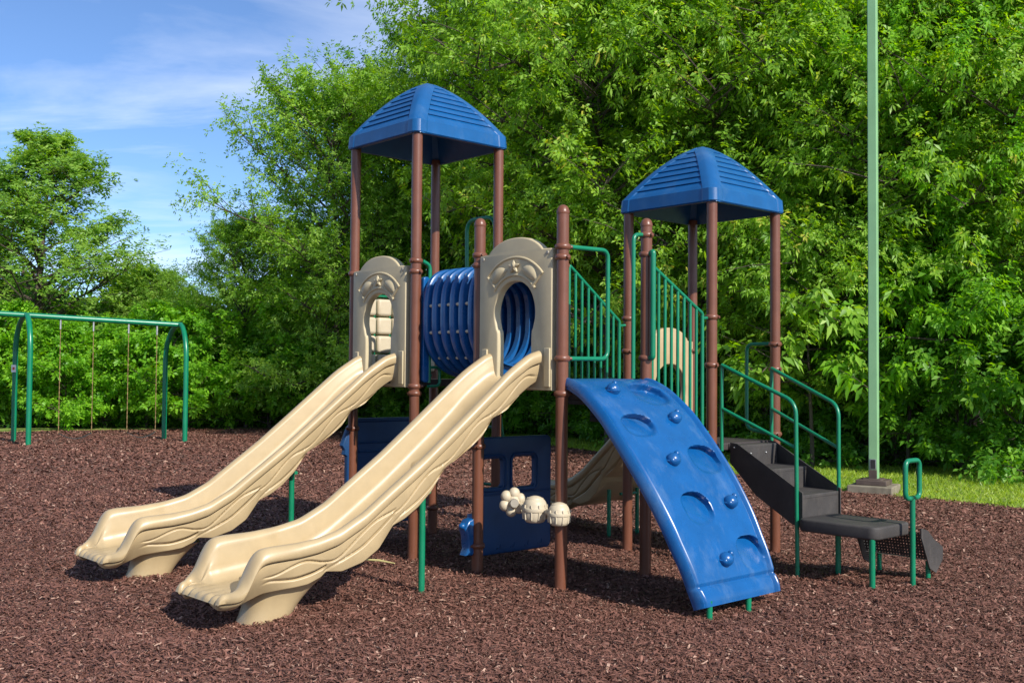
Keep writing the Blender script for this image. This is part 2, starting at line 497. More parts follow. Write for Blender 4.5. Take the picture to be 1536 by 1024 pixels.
# stairs between the two right hand decks
mb = MB()
for k, (y0, z) in enumerate(((s+.0, 1.34), (s+.28, 1.19), (s+.55, 1.06))):
    mb.box((g+.05, y0, z-.04), (g+s-.05, y0+.28, z)); mb.box((g+.052, y0+.002, z-.0), (g+s-.052, y0+.014, z+.13))
mb.build('inner_stair', M['step'], root, bevel=.006)

# arched entry panels ---------------------------------------------------------
def arch_panel(xc, wid, z0, zs, ztop, orient='front', y=0.0, mat='tan_dull', thick=.07, bot_ext=0):
    hw = wid/2
    sh = hw*.74
    ol = [(-hw, z0), (hw, z0), (hw, zs-.008), (hw-.008, zs)]
    for k in range(31):                                         # domed top with small shoulders
        x_ = sh*(1-2*k/30)
        ol.append((x_, zs+.004+(ztop-zs)*(1-abs(x_/sh)**2.3)**.85))
    ol += [(-hw+.008, zs), (-hw, zs-.008)]
    oc = zs-.475                                                # keyhole opening
    hole = []
    pts = [(-.185, z0+.03), (-.183, oc-.16), (-.200, oc-.09), (-.222, oc), (-.212, oc+.09), (-.165, oc+.185), (-.085, oc+.243), (0, oc+.258)]
    pl = catmull([np.array(p) for p in pts], 6)
    hole = [tuple(p) for p in pl] + [(-p[0], p[1]) for p in reversed(pl[:-1])]
    if orient == 'front': fr = ((xc, y, 0), (1, 0, 0), (0, 0, 1), (0, -1, 0))
    else: fr = ((y, xc, 0), (0, -1, 0), (0, 0, 1), (-1, 0, 0))
    o = plate('arch_panel', [ol, hole], thick, fr, M[mat], root, .012)
    # raised trim: arc band, leaves, bird, corner bolts, edge rib
    mb = MB(); e = thick/2+.001
    def T(x, z, dpt): 
        o0, ex, ey, ez = [Vector(q) for q in fr]
        return o0 + ex*x + ey*z + ez*dpt
    zc = oc + .02
    def arc(r, a0, a1, rad, n=22, flat=1.0):
        return [T(r*math.cos(a), zc + r*math.sin(a)*flat, e) for a in np.linspace(R(a0), R(a1), n)]
    mb.tube(arc(.285, 38, 142, 0), .011, 8)
    mb.tube(arc(.415, 42, 138, 0, flat=1.0), .010, 8)
    for sg in (-1, 1):
        mb.tube([T(sg*.20, zc+.19, e), T(sg*.30, zc+.285, e)], [.013, .010], 8)   # slanted end stroke
        # leaf
        L = []
        for k in range(9):
            t = k/8; wv = .052*math.sin(PI*t)**.8+.002
            ang = R(100-62*t) if sg > 0 else R(80+62*t)
            ang = R(90 - sg*(14+34*t))
            r0 = .335 + .012*math.sin(PI*t)
            row = []
            for q in np.linspace(-1, 1, 7):
                rr_ = r0 + wv*q
                row.append(tuple(T(rr_*math.cos(ang), zc+rr_*math.sin(ang), e + .024*(1-q*q)*math.sin(PI*t)**.6)))
            L.append(row)
        mb.grid(np.array(L))
    for k in range(5):                                            # little flower / bird relief
        a = R(90 + 72*k)
        p0 = T(0, zc+.345, e+.004); p1 = T(.062*math.cos(a), zc+.345+.05*math.sin(a), e+.006)
        mb.tube([p0, (p0+p1)/2, p1], [.016, .018, .005], 8)
    mb.ball(tuple(T(.012, zc+.35, e+.012)), .018, n=10, k=6)
    mb.build('relief', M[mat], o)
    for sx in (-1, 1):
        for zz in (zs-.03, z0+.08):
            bb = MB()
            c = T(sx*(hw-.045), zz, e-.001); q = T(sx*(hw-.045), zz, e+.006)
            bb.tube([c, q], [.014, .012], 12); bb.build('bolt', M['grey_plastic'], o)
    return o
arch_panel(-.475, .79, 1.43, 2.455, 2.56, y=-.012)
arch_panel(1.278, .80, 1.43, 2.455, 2.56, y=-.012)
arch_panel(2.30, .70, .95, 1.87, 1.985, 'side', y=g-.005, mat='tan')

# slides -------------------------------------------------------------------------
kt = np.array([-.06, .0, .13, .25, .32, .43, .58, .80, 1.0, 1.13, 1.28, 1.42, 1.60, 1.75, 1.90, 2.10, 2.16, 2.19, 2.235, 2.27, 2.31, 2.345])
kR = np.array([1.73, 1.73, 1.69, 1.61, 1.56, 1.465, 1.335, 1.145, .975, .875, .76, .65, .55, .51, .49, .48, .468, .440, .335, .262, .228, .212])
kB = np.array([1.53, 1.53, 1.485, 1.395, 1.335, 1.225, 1.085, .89, .72, .62, .505, .405, .315, .27, .245, .218, .210, .205, .200, .198, .196, .190])
kts = np.array([-.06, .0, .03, .10, .183, .30, .42, .44, .50, .60, .70, .80, .83, .90, 1.0, 1.10, 1.19, 1.22, 1.29, 1.40, 1.55, 1.67, 1.70, 1.80, 1.95, 2.10, 2.20, 2.28, 2.345])
kS = np.array([1.46, 1.46, 1.50, 1.46, 1.40, 1.29, 1.235, 1.20, 1.115, 1.035, .965, .905, .86, .755, .655, .585, .545, .50, .40, .325, .28, .290, .26, .222, .205, .185, .145, .112, .108])
HOOK = [-.35, .04, .43, .815, 1.20, 1.68, 2.16]
def smooth_interp(t, kx, ky, wd=.03):
    f = np.zeros_like(t)
    for dd in np.linspace(-wd, wd, 9): f += np.interp(t+dd, kx, ky)
    return f/9
def slide(drop=False):
    n = 190
    if not drop:
        t = np.linspace(.045, 2.345, n); tt = t; dz = np.zeros(n)
    else:
        t = np.linspace(.045, 1.755, 140); n = 140
        tt = np.where(t < .35, t, t+.59); dz = np.where(t < .35, -.5, 0.0)
    Rz = smooth_interp(tt, kt, kR, .03) + dz; Bz = smooth_interp(tt, kt, kB, .03) + dz; Sz = smooth_interp(tt, kts, kS, .010) + dz
    if drop:
        for arr in (Rz, Bz, Sz):
            k = np.where(t < .35)[0][-1]
            off = arr[k] + (arr[k]-arr[k-1]) - arr[k+1]
            arr[k+1:] += off*np.clip(1-(t[k+1:]-.35)/.5, 0, 1)
    rows = []
    ease = lambda v: v*v*(3-2*v)
    for i in range(n):
        T_ = tt[i]
        q = max(0, (T_-2.24)/.105)
        wo = (.338 + .012*ease(np.clip(T_/.45, 0, 1)) + .016*math.exp(-((T_-2.16)/.16)**2))*(1 - .17*min(q, 1)**2.4)
        rr_ = .043 + .024*np.clip((T_-1.75)/.4, 0, 1)           # rail radius
        rr_ = min(rr_, (Rz[i]-Bz[i])*.6+.012)
        rc = wo - rr_
        top = Rz[i]-rr_
        base = min(Sz[i], Rz[i]-.05)
        ex = ease(np.clip((T_-1.85)/.3, 0, 1))
        nb_ = wo - .075 - .06*ex*(1-min(q, 1))                  # lower edge of the side
        U = min(Bz[i]-.045, base+.05); U = max(U, base+.002)
        pr = [(0, U), (.12, U), (.19, U), (nb_-.05, (U+base)/2), (nb_-.018, base+.004), (nb_-.004, base)]
        cd = min(.098, (Rz[i]-base)*.62)                        # depth of the crease under the rail roll
        D_ = Rz[i]-base
        k_ = max(m_ for m_ in range(len(HOOK)-1) if HOOK[m_] <= T_ or m_ == 0)
        x = (T_-HOOK[k_])/(HOOK[k_+1]-HOOK[k_])
        act = np.clip((T_-.05)/.05, 0, 1)*np.clip((2.14-T_)/.06, 0, 1)
        ns = 56
        for k in range(1, ns+1):
            u_ = k/ns
            dep = D_ + (cd-D_)*u_
            nn = nb_ + (wo-.030-nb_)*(1-(1-u_)**1.6)
            g1 = .245 + .022*math.sin(PI*min(1, x)) + .03*max(0, (x-.75)/.25)**2
            if k_ >= 4: g1 -= .045
            a1 = (1-.75*np.clip((x-.25)/.65, 0, 1))*act
            nn -= .030*a1*math.exp(-((dep-g1)/.0085)**2)
            if dep > g1: nn -= .007*a1*math.exp(-((dep-g1)/.05)**2)
            g2 = .172 + .030*math.sin(2*PI*x+2.4) - (.02 if k_ >= 4 else 0)
            nn -= .017*act*math.exp(-((dep-g2)/.0056)**2)
            pr.append((nn, Rz[i]-dep))
        pr += [(wo-.044, Rz[i]-cd+.003), (wo-.014, Rz[i]-cd+.009), (wo-.005, Rz[i]-cd*.80)]
        for k in range(0, 14):                                  # rail top
            a = PI*k/13
            pr.append((rc + rr_*math.cos(a), top + rr_*math.sin(a)))
        inn = rc - rr_
        zt_ = top; zb = Bz[i]
        fl = min(.095, max(.004, (zt_-zb)*.8))
        wall_in = inn - .015
        bedw = max(.05, wall_in - fl)
        for k in range(1, 4):
            f_ = k/4
            pr.append((inn + (wall_in-inn)*f_, zt_ + (zb+fl-zt_)*f_))
        for k in range(9):
            a = PI/2*k/8
            pr.append((bedw + (wall_in-bedw)*math.cos(a), zb + fl*(1-math.sin(a))))
        for k in range(1, 9):
            pr.append((bedw*(1-k/8), zb))
        # rounded claws on the lip
        if T_ > 2.20:
            am = .030*np.clip((T_-2.22)/.08, 0, 1)
            pr = [(nn, z + (am*(abs(math.cos(nn*PI/.092))**.6-.75) if (z > base+.03 and abs(nn) < .25) else 0)) for nn, z in pr]
        full = pr + [(-a, b) for a, b in reversed(pr[1:-1])]
        sk = .16*ease(np.clip((T_-1.45)/.7, 0, 1))
        rows.append([(nn, -(t[i] - sk*nn), z) for nn, z in full])
    mb = MB()
    P = np.array(rows)
    mb.grid(P, closed_v=True)
    m_ = P.shape[1]
    # close the lip with a rounded nose
    last = P[-1]; cz = last[:, 2].mean()
    prev = None
    rings = [last]
    for k in range(1, 7):
        a = PI/2*k/6
        f_ = math.cos(a)
        L2 = last.copy(); L2[:, 2] = cz + (last[:, 2]-cz)*(f_*.96+.04); L2[:, 0] = last[:, 0]*(1-.05*math.sin(a))
        toe = np.where(np.abs(last[:, 0]) < .25, .55+.45*np.abs(np.cos(last[:, 0]*PI/.092))**.6, 1.0)
        L2[:, 1] = last[:, 1] - .048*math.sin(a)*toe
        rings.append(L2)
    mb.grid(np.array(rings), closed_v=True)
    o1 = len(mb.v); mb.add(rings[-1], [tuple(range(m_))])
    o2 = len(mb.v); mb.add(P[0], [tuple(reversed(range(m_)))])
    return mb, t

def add_slide(loc, rz, drop=False):
    mb, t = slide(drop)
    o = mb.build('slide', M['tan'], root, angle=50); o.location = loc; o.rotation_euler = (0, 0, rz)
    k = -.59 if drop else 0
    # pedestal foot
    fb = MB(); prof = []
    for q in np.linspace(0, 1, 12):
        z = -.03 + q*.27
        e = q**2.2
        ry = .155 + .10*e; rx = .165 + .075*e; cy = -(1.97+k) + .13*q
        prof.append([(rx*math.copysign(abs(math.cos(a))**.8, math.cos(a)), cy + ry*math.copysign(abs(math.sin(a))**.8, math.sin(a)), z) for a in np.linspace(0, 2*PI, 41)[:-1]])
    fb.grid(np.array(prof), closed_v=True)
    if not drop: fb.build('pedestal', M['tan'], o)
    # flange plates against the panel
    for sx in (-1, 1):
        ff = MB(); zo = -.5 if drop else 0
        ff.box((sx*.345-.030, -.062, 1.455+zo), (sx*.345+.030, -.046, 1.735+zo))
        fo_ = ff.build('flange', M['tan_dull'], o, bevel=.005); fo_.rotation_euler = (0, 0, R(8.3) if not drop else R(7)); fo_.location = (0, -.002, 0)
    # support leg
    lg = MB()
    for (tx, zt) in (((.82, .74),) if not drop else ((.55, .42),)):
        lg.tube([(0, -tx, -.1), (0, -tx, zt)], .0235, 14)
        lg.tube([(-.10, -tx, zt-.01), (.10, -tx, zt-.01)], .015, 10)
    lg.build('support_leg', M['green'], o)
    return o
add_slide((1.302, 0, 0), R(-8.6))
add_slide((-.452, 0, 0), R(-9.8))
s3 = add_slide((g, 2.30, 0), R(-90-7), True)
lg = MB()
lg.tube([(.18, -.62, -.1), (.18, -.62, .45)], .02, 12); lg.build('support_leg', M['green'], s3)
MB().tube([(-.18, -.62, -.1), (-.18, -.62, .45)], .02, 12).build('support_leg', M['green'], s3)

# crawl tunnel --------------------------------------------------------------------
yc, zc, RT = s/2, 1.975, .462
mb = MB()
x0, x1 = .075, g-.055
NBAND = 6; pit = (x1-x0)/NBAND
prof = []
for b in range(NBAND):
    xb = x0 + b*pit
    bw = pit*.58
    prof += [(RT-.095, xb), (RT-.018, xb+.004), (RT-.004, xb+.012), (RT, xb+.026), (RT, xb+bw-.026), (RT-.004, xb+bw-.012), (RT-.018, xb+bw-.004), (RT-.095, xb+bw)]
prof.append((RT-.095, x1))
inner = [(r-.012 if r < RT-.03 else r-.050, x) for r, x in reversed(prof)]
def hoop(r, a):                                   # squarer at the top, round below
    c, sn = math.cos(a), math.sin(a)
    e = 3.6 if sn > 0 else 2.2
    k = (abs(c)**e + abs(sn)**e)**(-1/e)
    return (yc + r*k*c*.97, zc + r*k*sn)
rows = []
for (r, x) in prof + inner + [prof[0]]:
    rows.append([(x, *hoop(r, 2*PI*k/96)) for k in range(96)])
mb.grid(np.array(rows), closed_v=True)
for b in range(NBAND-1):
    xb = x0 + b*pit + pit*.58
    for a in (90, 132, 163, 192, 222, 270, 318, -2, 48):
        c = (xb+pit*.21, *hoop(RT-.030, R(a)))
        mb.ball(c, (pit*.23, .014, .014), 1, n=10, k=6)
tun = mb.build('crawl_tunnel', [M['blue'], M['cream']], root)
# mounting plates at both ends of the tunnel
def side_plate(x, y0_, y1_):
    return plate('end_plate', [rrect(y0_, 1.47, y1_, 2.36, .028)], .045, ((x, 0, 0), (0, 1, 0), (0, 0, 1), (1, 0, 0)), M['blue'], tun, .008)
for x_ in (.02, g-.02):
    side_plate(x_, .052, .118); side_plate(x_, s-.118, s-.052)

# grab bars and guard hoops ---------------------------------------------------------
def bar(name, pts, r=.0165, rad=.07, parent=None):
    return MB().tube(fillet(pts, rad), r, 12).build(name, M['green'], parent or root)
XF = g+s
bar('grab_bar', [(XF+.02, .045, 2.462), (XF+.02, .455, 2.47), (XF+.02, .455, 1.665), (XF+.02, .045, 1.66)])
bar('grab_bar', [(XF, s-.045, 2.63), (XF, s-.15, 2.62), (XF, s-.15, 1.52)])
bar('grab_bar', [(XF+.045, s-.01, 2.48), (XF+.085, s-.02, 2.50), (XF+.085, s-.02, 1.68), (XF+.045, s-.01, 1.68)], r=.0215, rad=.03)
bar('grab_bar', [(.03, .045, 2.49), (.03, .125, 2.46), (.03, .125, 1.47)], r=.017)
bar('guard_hoop', [(.03, .115, 1.60), (.03, .24, 1.60), (.03, .24, 1.44), (.03, .115, 1.44)], r=.013, rad=.05)
bar('grab_bar', [(XF-.05, 2*s+d, 1.835), (XF-.30, 2*s+d, 1.835), (XF-.30, 2*s+d, 1.075), (XF-.05, 2*s+d, 1.04)], r=.0165)

# sloped railings beside the inner stairs
def railing(x, y0, z0, y1, z1, drop, n=9, side=1):
    lp_ = fillet([(x, (y0+y1)/2, (z0+z1)/2), (x, y1, z1), (x, y1, z1-drop), (x, y0, z0-drop), (x, y0, z0), (x, (y0+y1)/2, (z0+z1)/2)], .02, 4)[:-1]
    o = MB().tube(lp_, .0155, 10, closed=True).build('railing', M['green'], root)
    for k in range(1, n-1):
        t = k/(n-1); y = y0+(y1-y0)*t; z = z0+(z1-z0)*t
        rad = .016 if k in (0, n-1) else .0125
        MB().tube([(x, y, z-drop), (x, y, z-.002)], rad, 10).build('baluster', M['green'], o)
    for p_, q_ in (((x, y1-.01, z1-.04), (x, s+d-.03, z1-.03)), ((x, y1-.01, z1-drop+.06), (x, s+d-.03, z1-drop+.06)), ((x, s+.02, z0-.06), (x, y0, z0-.06))):
        MB().tube([p_, q_], .012, 8).build('railing_bracket', M['green'], o)
    return o
railing(XF-.005, s+.075, 2.40, s+d-.12, 2.055, 1.03)
railing(g+.0, s+.075, 2.47, s+d-.12, 2.02, 1.00)

# climbing wall ----------------------------------------------------------------------
prof = np.array([(1.715, 1.520), (1.80, 1.515), (1.88, 1.49), (2.02, 1.42), (2.21, 1.276), (2.36, 1.12), (2.51, .943), (2.63, .78), (2.736, .609), (2.81, .46), (2.873, .326), (2.92, .19), (2.965, .06)])
pc = np.array(catmull(prof, 12)); Lc = np.r_[0, np.cumsum(np.hypot(*np.diff(pc, axis=0).T))]
def wall_pt(sl_, b, off):
    a = np.interp(sl_, Lc, pc[:, 0]); z = np.interp(sl_, Lc, pc[:, 1])
    e = .012
    ta = np.interp(sl_+e, Lc, pc[:, 0])-np.interp(sl_-e, Lc, pc[:, 0]); tz = np.interp(sl_+e, Lc, pc[:, 1])-np.interp(sl_-e, Lc, pc[:, 1])
    l = math.hypot(ta, tz) or 1
    nx, nz = -tz/l, ta/l
    if nz < 0 and False: nx, nz = -nx, -nz
    return (a + nx*off, b, z + nz*off)
SMAX = 1.985
pockets = [(.335, .632, .118, .150), (.668, .262, .085, .128), (.990, .696, .100, .130), (1.352, .360, .100, .120), (1.700, .714, .098, .128)]
bl = lambda sl_: -.085*math.sin(PI*sl_/SMAX) + .035*(sl_/SMAX)**2
wl_ = lambda sl_: 1 + .097*math.sin(PI*sl_/SMAX) - .045*(sl_/SMAX)**2
ns, nb = 230, 110
W0 = .905
P = []; 
for i in range(ns+1):
    sl_ = SMAX*i/ns
    row = []
    for j in range(nb+1):
        q = j/nb; b = q*W0
        off = 0.0; us = ub = 0.0
        edge = min(b, W0-b)
        # rim: raised lip with a groove along each long edge
        off += .014*math.exp(-((edge-.020)/.012)**2) - .018*math.exp(-((edge-.050)/.010)**2) - .03*max(0, 1-edge/.012)**2
        tip = SMAX - sl_
        off -= .012*math.exp(-((tip-.13)/.012)**2) 
        off += .012*math.exp(-((tip-.05)/.05)**2)
        off -= .010*(1-math.exp(-((edge-W0/2)/.5)**2))
        for (ps, pb, hs_, hb) in pockets:
            ds, db = (sl_-ps)/(hs_*1.13), (b-pb)/(hb*1.05)
            # D shape: superellipse, straighter on the low-b, downhill side
            rr_ = (abs(ds)**2.6 + abs(db)**2.6)**(1/2.6)
            m_ = 1/(1+math.exp(min(50, (rr_-1)*34)))
            e_ = np.clip(.62 - .50*ds + .38*db, .24, 1.1)
            off -= .055*e_*m_
            us -= .036*e_*m_; ub += .020*e_*m_            # undercut towards the upper edge
        x_, y_, z_ = wall_pt(sl_+us, b, off)
        row.append((x_, (b+ub)*wl_(sl_) + bl(sl_), z_))
    P.append(row)
P = np.array(P)
mb = MB(); mb.grid(P, flip=True)
th = .075
Q = []
for i in range(ns+1):
    sl_ = SMAX*i/ns; row = []
    for j in (0, nb//2, nb):
        b = W0*j/nb
        q_ = wall_pt(sl_, b, -th); row.append((q_[0], b*wl_(sl_) + bl(sl_), q_[2]))
    Q.append(row)
Q = np.array(Q)
def side(i0):
    top = P[:, 0 if i0 == 0 else -1]; bot = Q[:, 0 if i0 == 0 else -1]
    inw = np.array([0, .012 if i0 == 0 else -.012, 0])
    mb.grid(np.stack([top, top*.62+bot*.38 + inw*.0, top*.55+bot*.45+inw, bot+inw], axis=1), flip=(i0 != 0))
side(0); side(1)
Q[:, 0, 1] += .012; Q[:, -1, 1] -= .012
mb.grid(Q)
mb.add([tuple(p) for p in P[-1]] + [tuple(Q[-1][-1]), tuple(Q[-1][1]), tuple(Q[-1][0])], [tuple(range(len(P[-1])+3))])
mb.add([tuple(p) for p in P[0]] + [tuple(Q[0][-1]), tuple(Q[0][1]), tuple(Q[0][0])], [tuple(reversed(range(len(P[0])+3)))])
wall = mb.build('climbing_wall', M['blue'], root, angle=45)
for (sl_, b) in ((.30, .29), (.624, .688), (.981, .392), (1.338, .735), (1.715, .403)):
    p = wall_pt(sl_, b, .012); p = (p[0], b+bl(sl_), p[2])
    h = MB(); h.ball(p, (.050, .054, .048), n=20, k=12)
    p2 = wall_pt(sl_-.026, b+.024, .044); h.ball((p2[0], p2[1]+bl(sl_), p2[2]), .021, n=14, k=8)
    p3 = wall_pt(sl_+.012, b-.03, .022); h.ball((p3[0], p3[1]+bl(sl_), p3[2]), .024, n=14, k=8)
    p4 = wall_pt(sl_, b, .002); h.ball((p4[0], p4[1]+bl(sl_), p4[2]), (.058, .060, .02), n=20, k=8)
    h.build('hand_hold', M['blue'], wall)
for b in (.14, .56):
    MB().tube([(2.935, b, -.1), (2.935, b, .12)], .02, 12).build('stub_leg', M['green'], wall)

# transfer stair -----------------------------------------------------------------------
def sh(p): return (p[0], p[1] - .235*(p[0]-1.76) + .26 if p[0] < 2.56 else p[1] - .235*.80 + .26, p[2])
sh0 = lambda p: sh(p)
stair = MB()
b0, b1 = 1.735, 2.275
for (xa, xb, z) in ((1.745, 1.865, .972), (1.85, 2.20, .80), (2.185, 2.545, .63)):
    stair.box((xa, b0+.006, z-.03), (xb, b1-.006, z), fn=sh0)
st_o = stair.build('stair', M['step'], root, bevel=.005)
for (x, z0_, z1_) in ((1.858, .775, .945), (2.192, .605, .772), (2.535, .40, .602)):
    MB().box((x-.008, b0+.008, z0_), (x+.008, b1-.008, z1_), fn=sh0).build('riser', M['step'], st_o)
def stringer(b, t):
    ol = [(1.745, .99), (1.83, .985), (2.56, .652), (2.56, .395), (2.46, .395), (2.05, .58), (1.745, .82)]
    k = -.235
    v_ = [sh((x, b, z)) for x, z in ol] + [sh((x, b+t, z)) for x, z in ol]; n_ = len(ol)
    fs = [tuple(range(n_)), tuple(reversed(range(n_, 2*n_)))] + [(i, (i+1) % n_, n_+(i+1) % n_, n_+i) for i in range(n_)]
    return MB().add(v_, fs).build('stringer', M['step'], st_o, bevel=.003)
stringer(b0-.010, .012); stringer(b1-.002, .012)
for p in [sh((x, b0-.011, z)) for x, z in ((2.49, .50), (2.49, .46), (1.80, .95))] + [sh((1.868, y, .90)) for y in (b0+.14, b0+.36)]:
    MB().ball(p, .009, n=10, k=6).build('bolt', M['steel'], st_o)
# platform
PB0, PB1, PXA, PXB = 1.735, 2.262, 2.545, 3.205
pl = plate('transfer_platform', [rrect(PXA, PB0, PXB, PB1, .07)], .095, ((0, 0, .415), (1, 0, 0), (0, 1, 0), (0, 0, 1)), M['step'], root, .016)
for (x, y) in ((PXB-.05, PB0+.03), (2.66, 2.14)):
    MB().tube([(x, y, -.1), (x, y, .38)], .0215, 12).build('leg', M['green'], pl)
# lowest step, hanging off the end of the platform (perforated)
low = MB()
def perforated(mb, o, ex, ey, nx, ny, hole=.32):
    o, ex, ey = Vector(o), Vector(ex), Vector(ey)
    nz = ex.cross(ey).normalized()*.006
    for i in range(nx):
        for j in range(ny):
            a0, a1, c0, c1 = i/nx, (i+1)/nx, j/ny, (j+1)/ny
            m0, m1 = (1-hole)/2, (1+hole)/2
            O = [o+ex*a0+ey*c0, o+ex*a1+ey*c0, o+ex*a1+ey*c1, o+ex*a0+ey*c1]
            I = [o+ex*(a0+(a1-a0)*p)+ey*(c0+(c1-c0)*q) for p, q in ((m0, m0), (m1, m0), (m1, m1), (m0, m1))]
            mb.add(O+I, [(0,1,5,4),(1,2,6,5),(2,3,7,6),(3,0,4,7)])
perforated(low, (2.78, 2.262, .39), (.52, .0, -.0), (-.02, .10, -.21), 22, 9)
perforated(low, (2.76, 2.362, .175), (.52, .0, .0), (0, .17, -.02), 22, 8)
lo_o = low.build('low_step', M['step'], root)
for x in (2.765, 3.30):
    ol = [(2.20, .43), (2.30, .405), (2.40, .33), (2.54, .26), (2.54, .17), (2.43, .075), (2.33, .12), (2.20, .36)]
    v_ = [(x, b, z) for b, z in ol] + [(x+.010, b, z) for b, z in ol]; n_ = len(ol)
    fs = [tuple(range(n_)), tuple(reversed(range(n_, 2*n_)))] + [(i, (i+1) % n_, n_+(i+1) % n_, n_+i) for i in range(n_)]
    MB().add(v_, fs).build('step_cheek', M['step'], lo_o)
for (x, y) in ((3.26, 2.40), (2.80, 2.52)):
    MB().tube([(x, y, -.1), (x, y, .16)], .019, 12).build('leg', M['green'], lo_o)
# loop handle
hb = MB(); HX, HY = 3.30, 2.085
hb.tube([(HX, HY, -.1), (HX, HY, .655)], .0195, 14)
lp = fillet([(HX-.0, HY-.0, .66), (HX, HY-.105, .66), (HX, HY-.105, .935), (HX, HY+.105, .935), (HX, HY+.105, .66), (HX, HY, .66)], .055)
hb.tube(lp, .0185, 12)
hb.build('loop_handle', M['green'], root)
# handrails
def handrail(top0, bend, base, mid0, mid1, foot0):
    o = MB().tube(fillet([top0, bend, base], .10), .0165, 12).build('handrail', M['green'], root)
    MB().tube([mid0, mid1], .0145, 10).build('middle_rail', M['green'], o)
    MB().tube([foot0, (top0[0], top0[1], top0[2]+.004)], .0155, 12).build('upright', M['green'], o)
    return o
handrail((1.80, 1.80, 1.635), (2.50, 1.80, 1.345), (2.515, 1.80, -.1), (1.80, 1.80, 1.28), (2.51, 1.80, .99), (1.80, 1.80, .93))
handrail((1.76, 2.575, 1.615), (2.53, 2.37, 1.315), (2.535, 2.365, .36), (1.76, 2.575, 1.265), (2.535, 2.365, .97), (1.76, 2.575, .93))
MB().tube([(2.535, 2.365, -.1), (2.535, 2.365, .36)], .0165, 12).build('leg', M['green'], pl)

# spinner panel on the back of the left tower ---------------------------------------------
spn = MB()
fx = -s+.01
for yy in (.045, .2125, .3825, .5525, .7225, .885):
    spn.tube([(fx, yy, 1.50), (fx, yy, 2.27)], .009, 8)
for zz in (1.53, 2.255):
    spn.tube([(fx, .03, zz), (fx, s-.03, zz)], .011, 8)
sp_o = spn.build('spinner_panel', M['green'], root)
for i in range(5):
    for j in range(4):
        y0_, z0_ = .052+.170*i, 1.565+.168*j
        MB().box((fx-.055, y0_, z0_), (fx+.055, y0_+.153, z0_+.156)).build('spinner_block', M['cream'], sp_o, bevel=.026)
# low play panels under the decks ----------------------------------------------------------
holeA = rrect(.045, .655, .27, .88, .035); holeB = rrect(.375, .645, .615, .885, .035)
pn = plate('play_panel', [rrect(.02, .13, .80, 1.05, .045), holeA, holeB], .05, ((g-.03, 0, 0), (0, 1, 0), (0, 0, 1), (1, 0, 0)), M['navy'], root, .012)
for (a0, c0, a1, c1) in ((.0+.025, .63, .295, .905), (.35, .62, .64, .91)):
    MB().tube([Vector((g-.002, y, z)) for y, z in rrect(a0, c0, a1, c1, .05)], .011, 8, closed=True).build('panel_ridge', M['navy'], pn)
MB().tube([(g-.004, .02, .60), (g-.004, .79, .60)], .008, 6).build('panel_ridge', M['navy'], pn)
for k in range(4):
    MB().tube([(g-.004, .20+.15*k, .175), (g-.004, .235+.15*k, .17), (g-.004, .245+.15*k, .205)], .005, 6).build('panel_ridge', M['navy'], pn)
kb = plate('bumper', [[(-.11, .15), (.02, .14), (.02, .46), (-.035, .46), (-.04, .43), (-.085, .42), (-.125, .36), (-.10, .30), (-.09, .2)]], .10, ((g-.045, 0, 0), (0, 1, 0), (0, 0, 1), (1, 0, 0)), M['blue'], pn, .02)
hn = MB(); hn.ball((g-.045, -.115, .375), (.03, .032, .025), n=14, k=8); hn.build('bumper_knob', M['blue'], pn)
pa = plate('play_panel', [[(-.06, .17), (.80, .17), (.80, 1.125), (.02, 1.125), (-.05, 1.06), (-.115, .90), (-.085, .86), (-.095, .82), (-.06, .80)]], .06, ((-s-.02, 0, 0), (0, 1, 0), (0, 0, 1), (1, 0, 0)), M['navy'], root, .015)
rb = MB()
rb.tube([(-s+.0, -.02, 1.12), (-s+.0, .78, 1.12)], .022, 10); rb.build('panel_ridge', M['navy'], pa)
for zz in (.92, .84, .55, .35): MB().tube([(-s+.012, .06, zz), (-s+.012, .78, zz)], .012, 8).build('panel_ridge', M['navy'], pa)
# drums and flower on an arm between the front posts ---------------------------------------
def drum(x, y, z, r, h, ball=False):
    mb = MB()
    pr = [(r*math.sin(a)*.97, h*(.14+.42*math.cos(a))) for a in np.linspace(0, PI/2*.96, 9)]
    pr += [(r*1.0, h*.10), (r*1.06, h*.08), (r*1.08, h*.02), (r*1.05, -.05*h), (r*.98, -.07*h)]
    pr += [(r*(.55+.43*math.cos(a)**.8), -h*(.08+.42*math.sin(a))) for a in np.linspace(0, PI/2*.98, 8)] + [(0, -h*.5)]
    mb.lathe(pr, (x, y, z), n=30)
    for k in range(10):
        a = 2*PI*k/10+.2
        mb.tube([(x+r*1.0*math.cos(a), y+r*1.0*math.sin(a), z+h*.22), (x+r*1.03*math.cos(a), y+r*1.03*math.sin(a), z+h*.10)], .006, 6)
        mb.tube([(x+r*1.0*math.cos(a), y+r*1.0*math.sin(a), z-h*.06), (x+r*.95*math.cos(a), y+r*.95*math.sin(a), z-h*.36)], .006, 6)
    mb.lathe([(r*.62, h*.44), (r*.66, h*.475), (r*.72, h*.41)], (x, y, z), n=30)
    return mb.build('drum', M['cream'], root, angle=30)
dr1 = drum(g+s+.055, -.075, .565, .078, .155)
dr2 = drum(g+s-.165, -.10, .578, .088, .180)
arm = MB(); arm.tube([(g+s-.30, -.085, .575), (g+s-.16, -.085, .57), (g+s+.05, -.06, .565)], .022, 10); arm.tube([(g+s-.43, -.02, .60), (g+s-.30, -.085, .575)], .02, 8)
arm.build('drum_arm', M['cream'], root)
fl = MB(); fcx, fcy, fcz = g+s-.435, -.07, .605
fex, fez, fn_ = Vector((.6, .8, 0)), Vector((0, 0, 1)), Vector((.85, -.52, 0)).normalized()
fc = Vector((fcx, fcy, fcz))
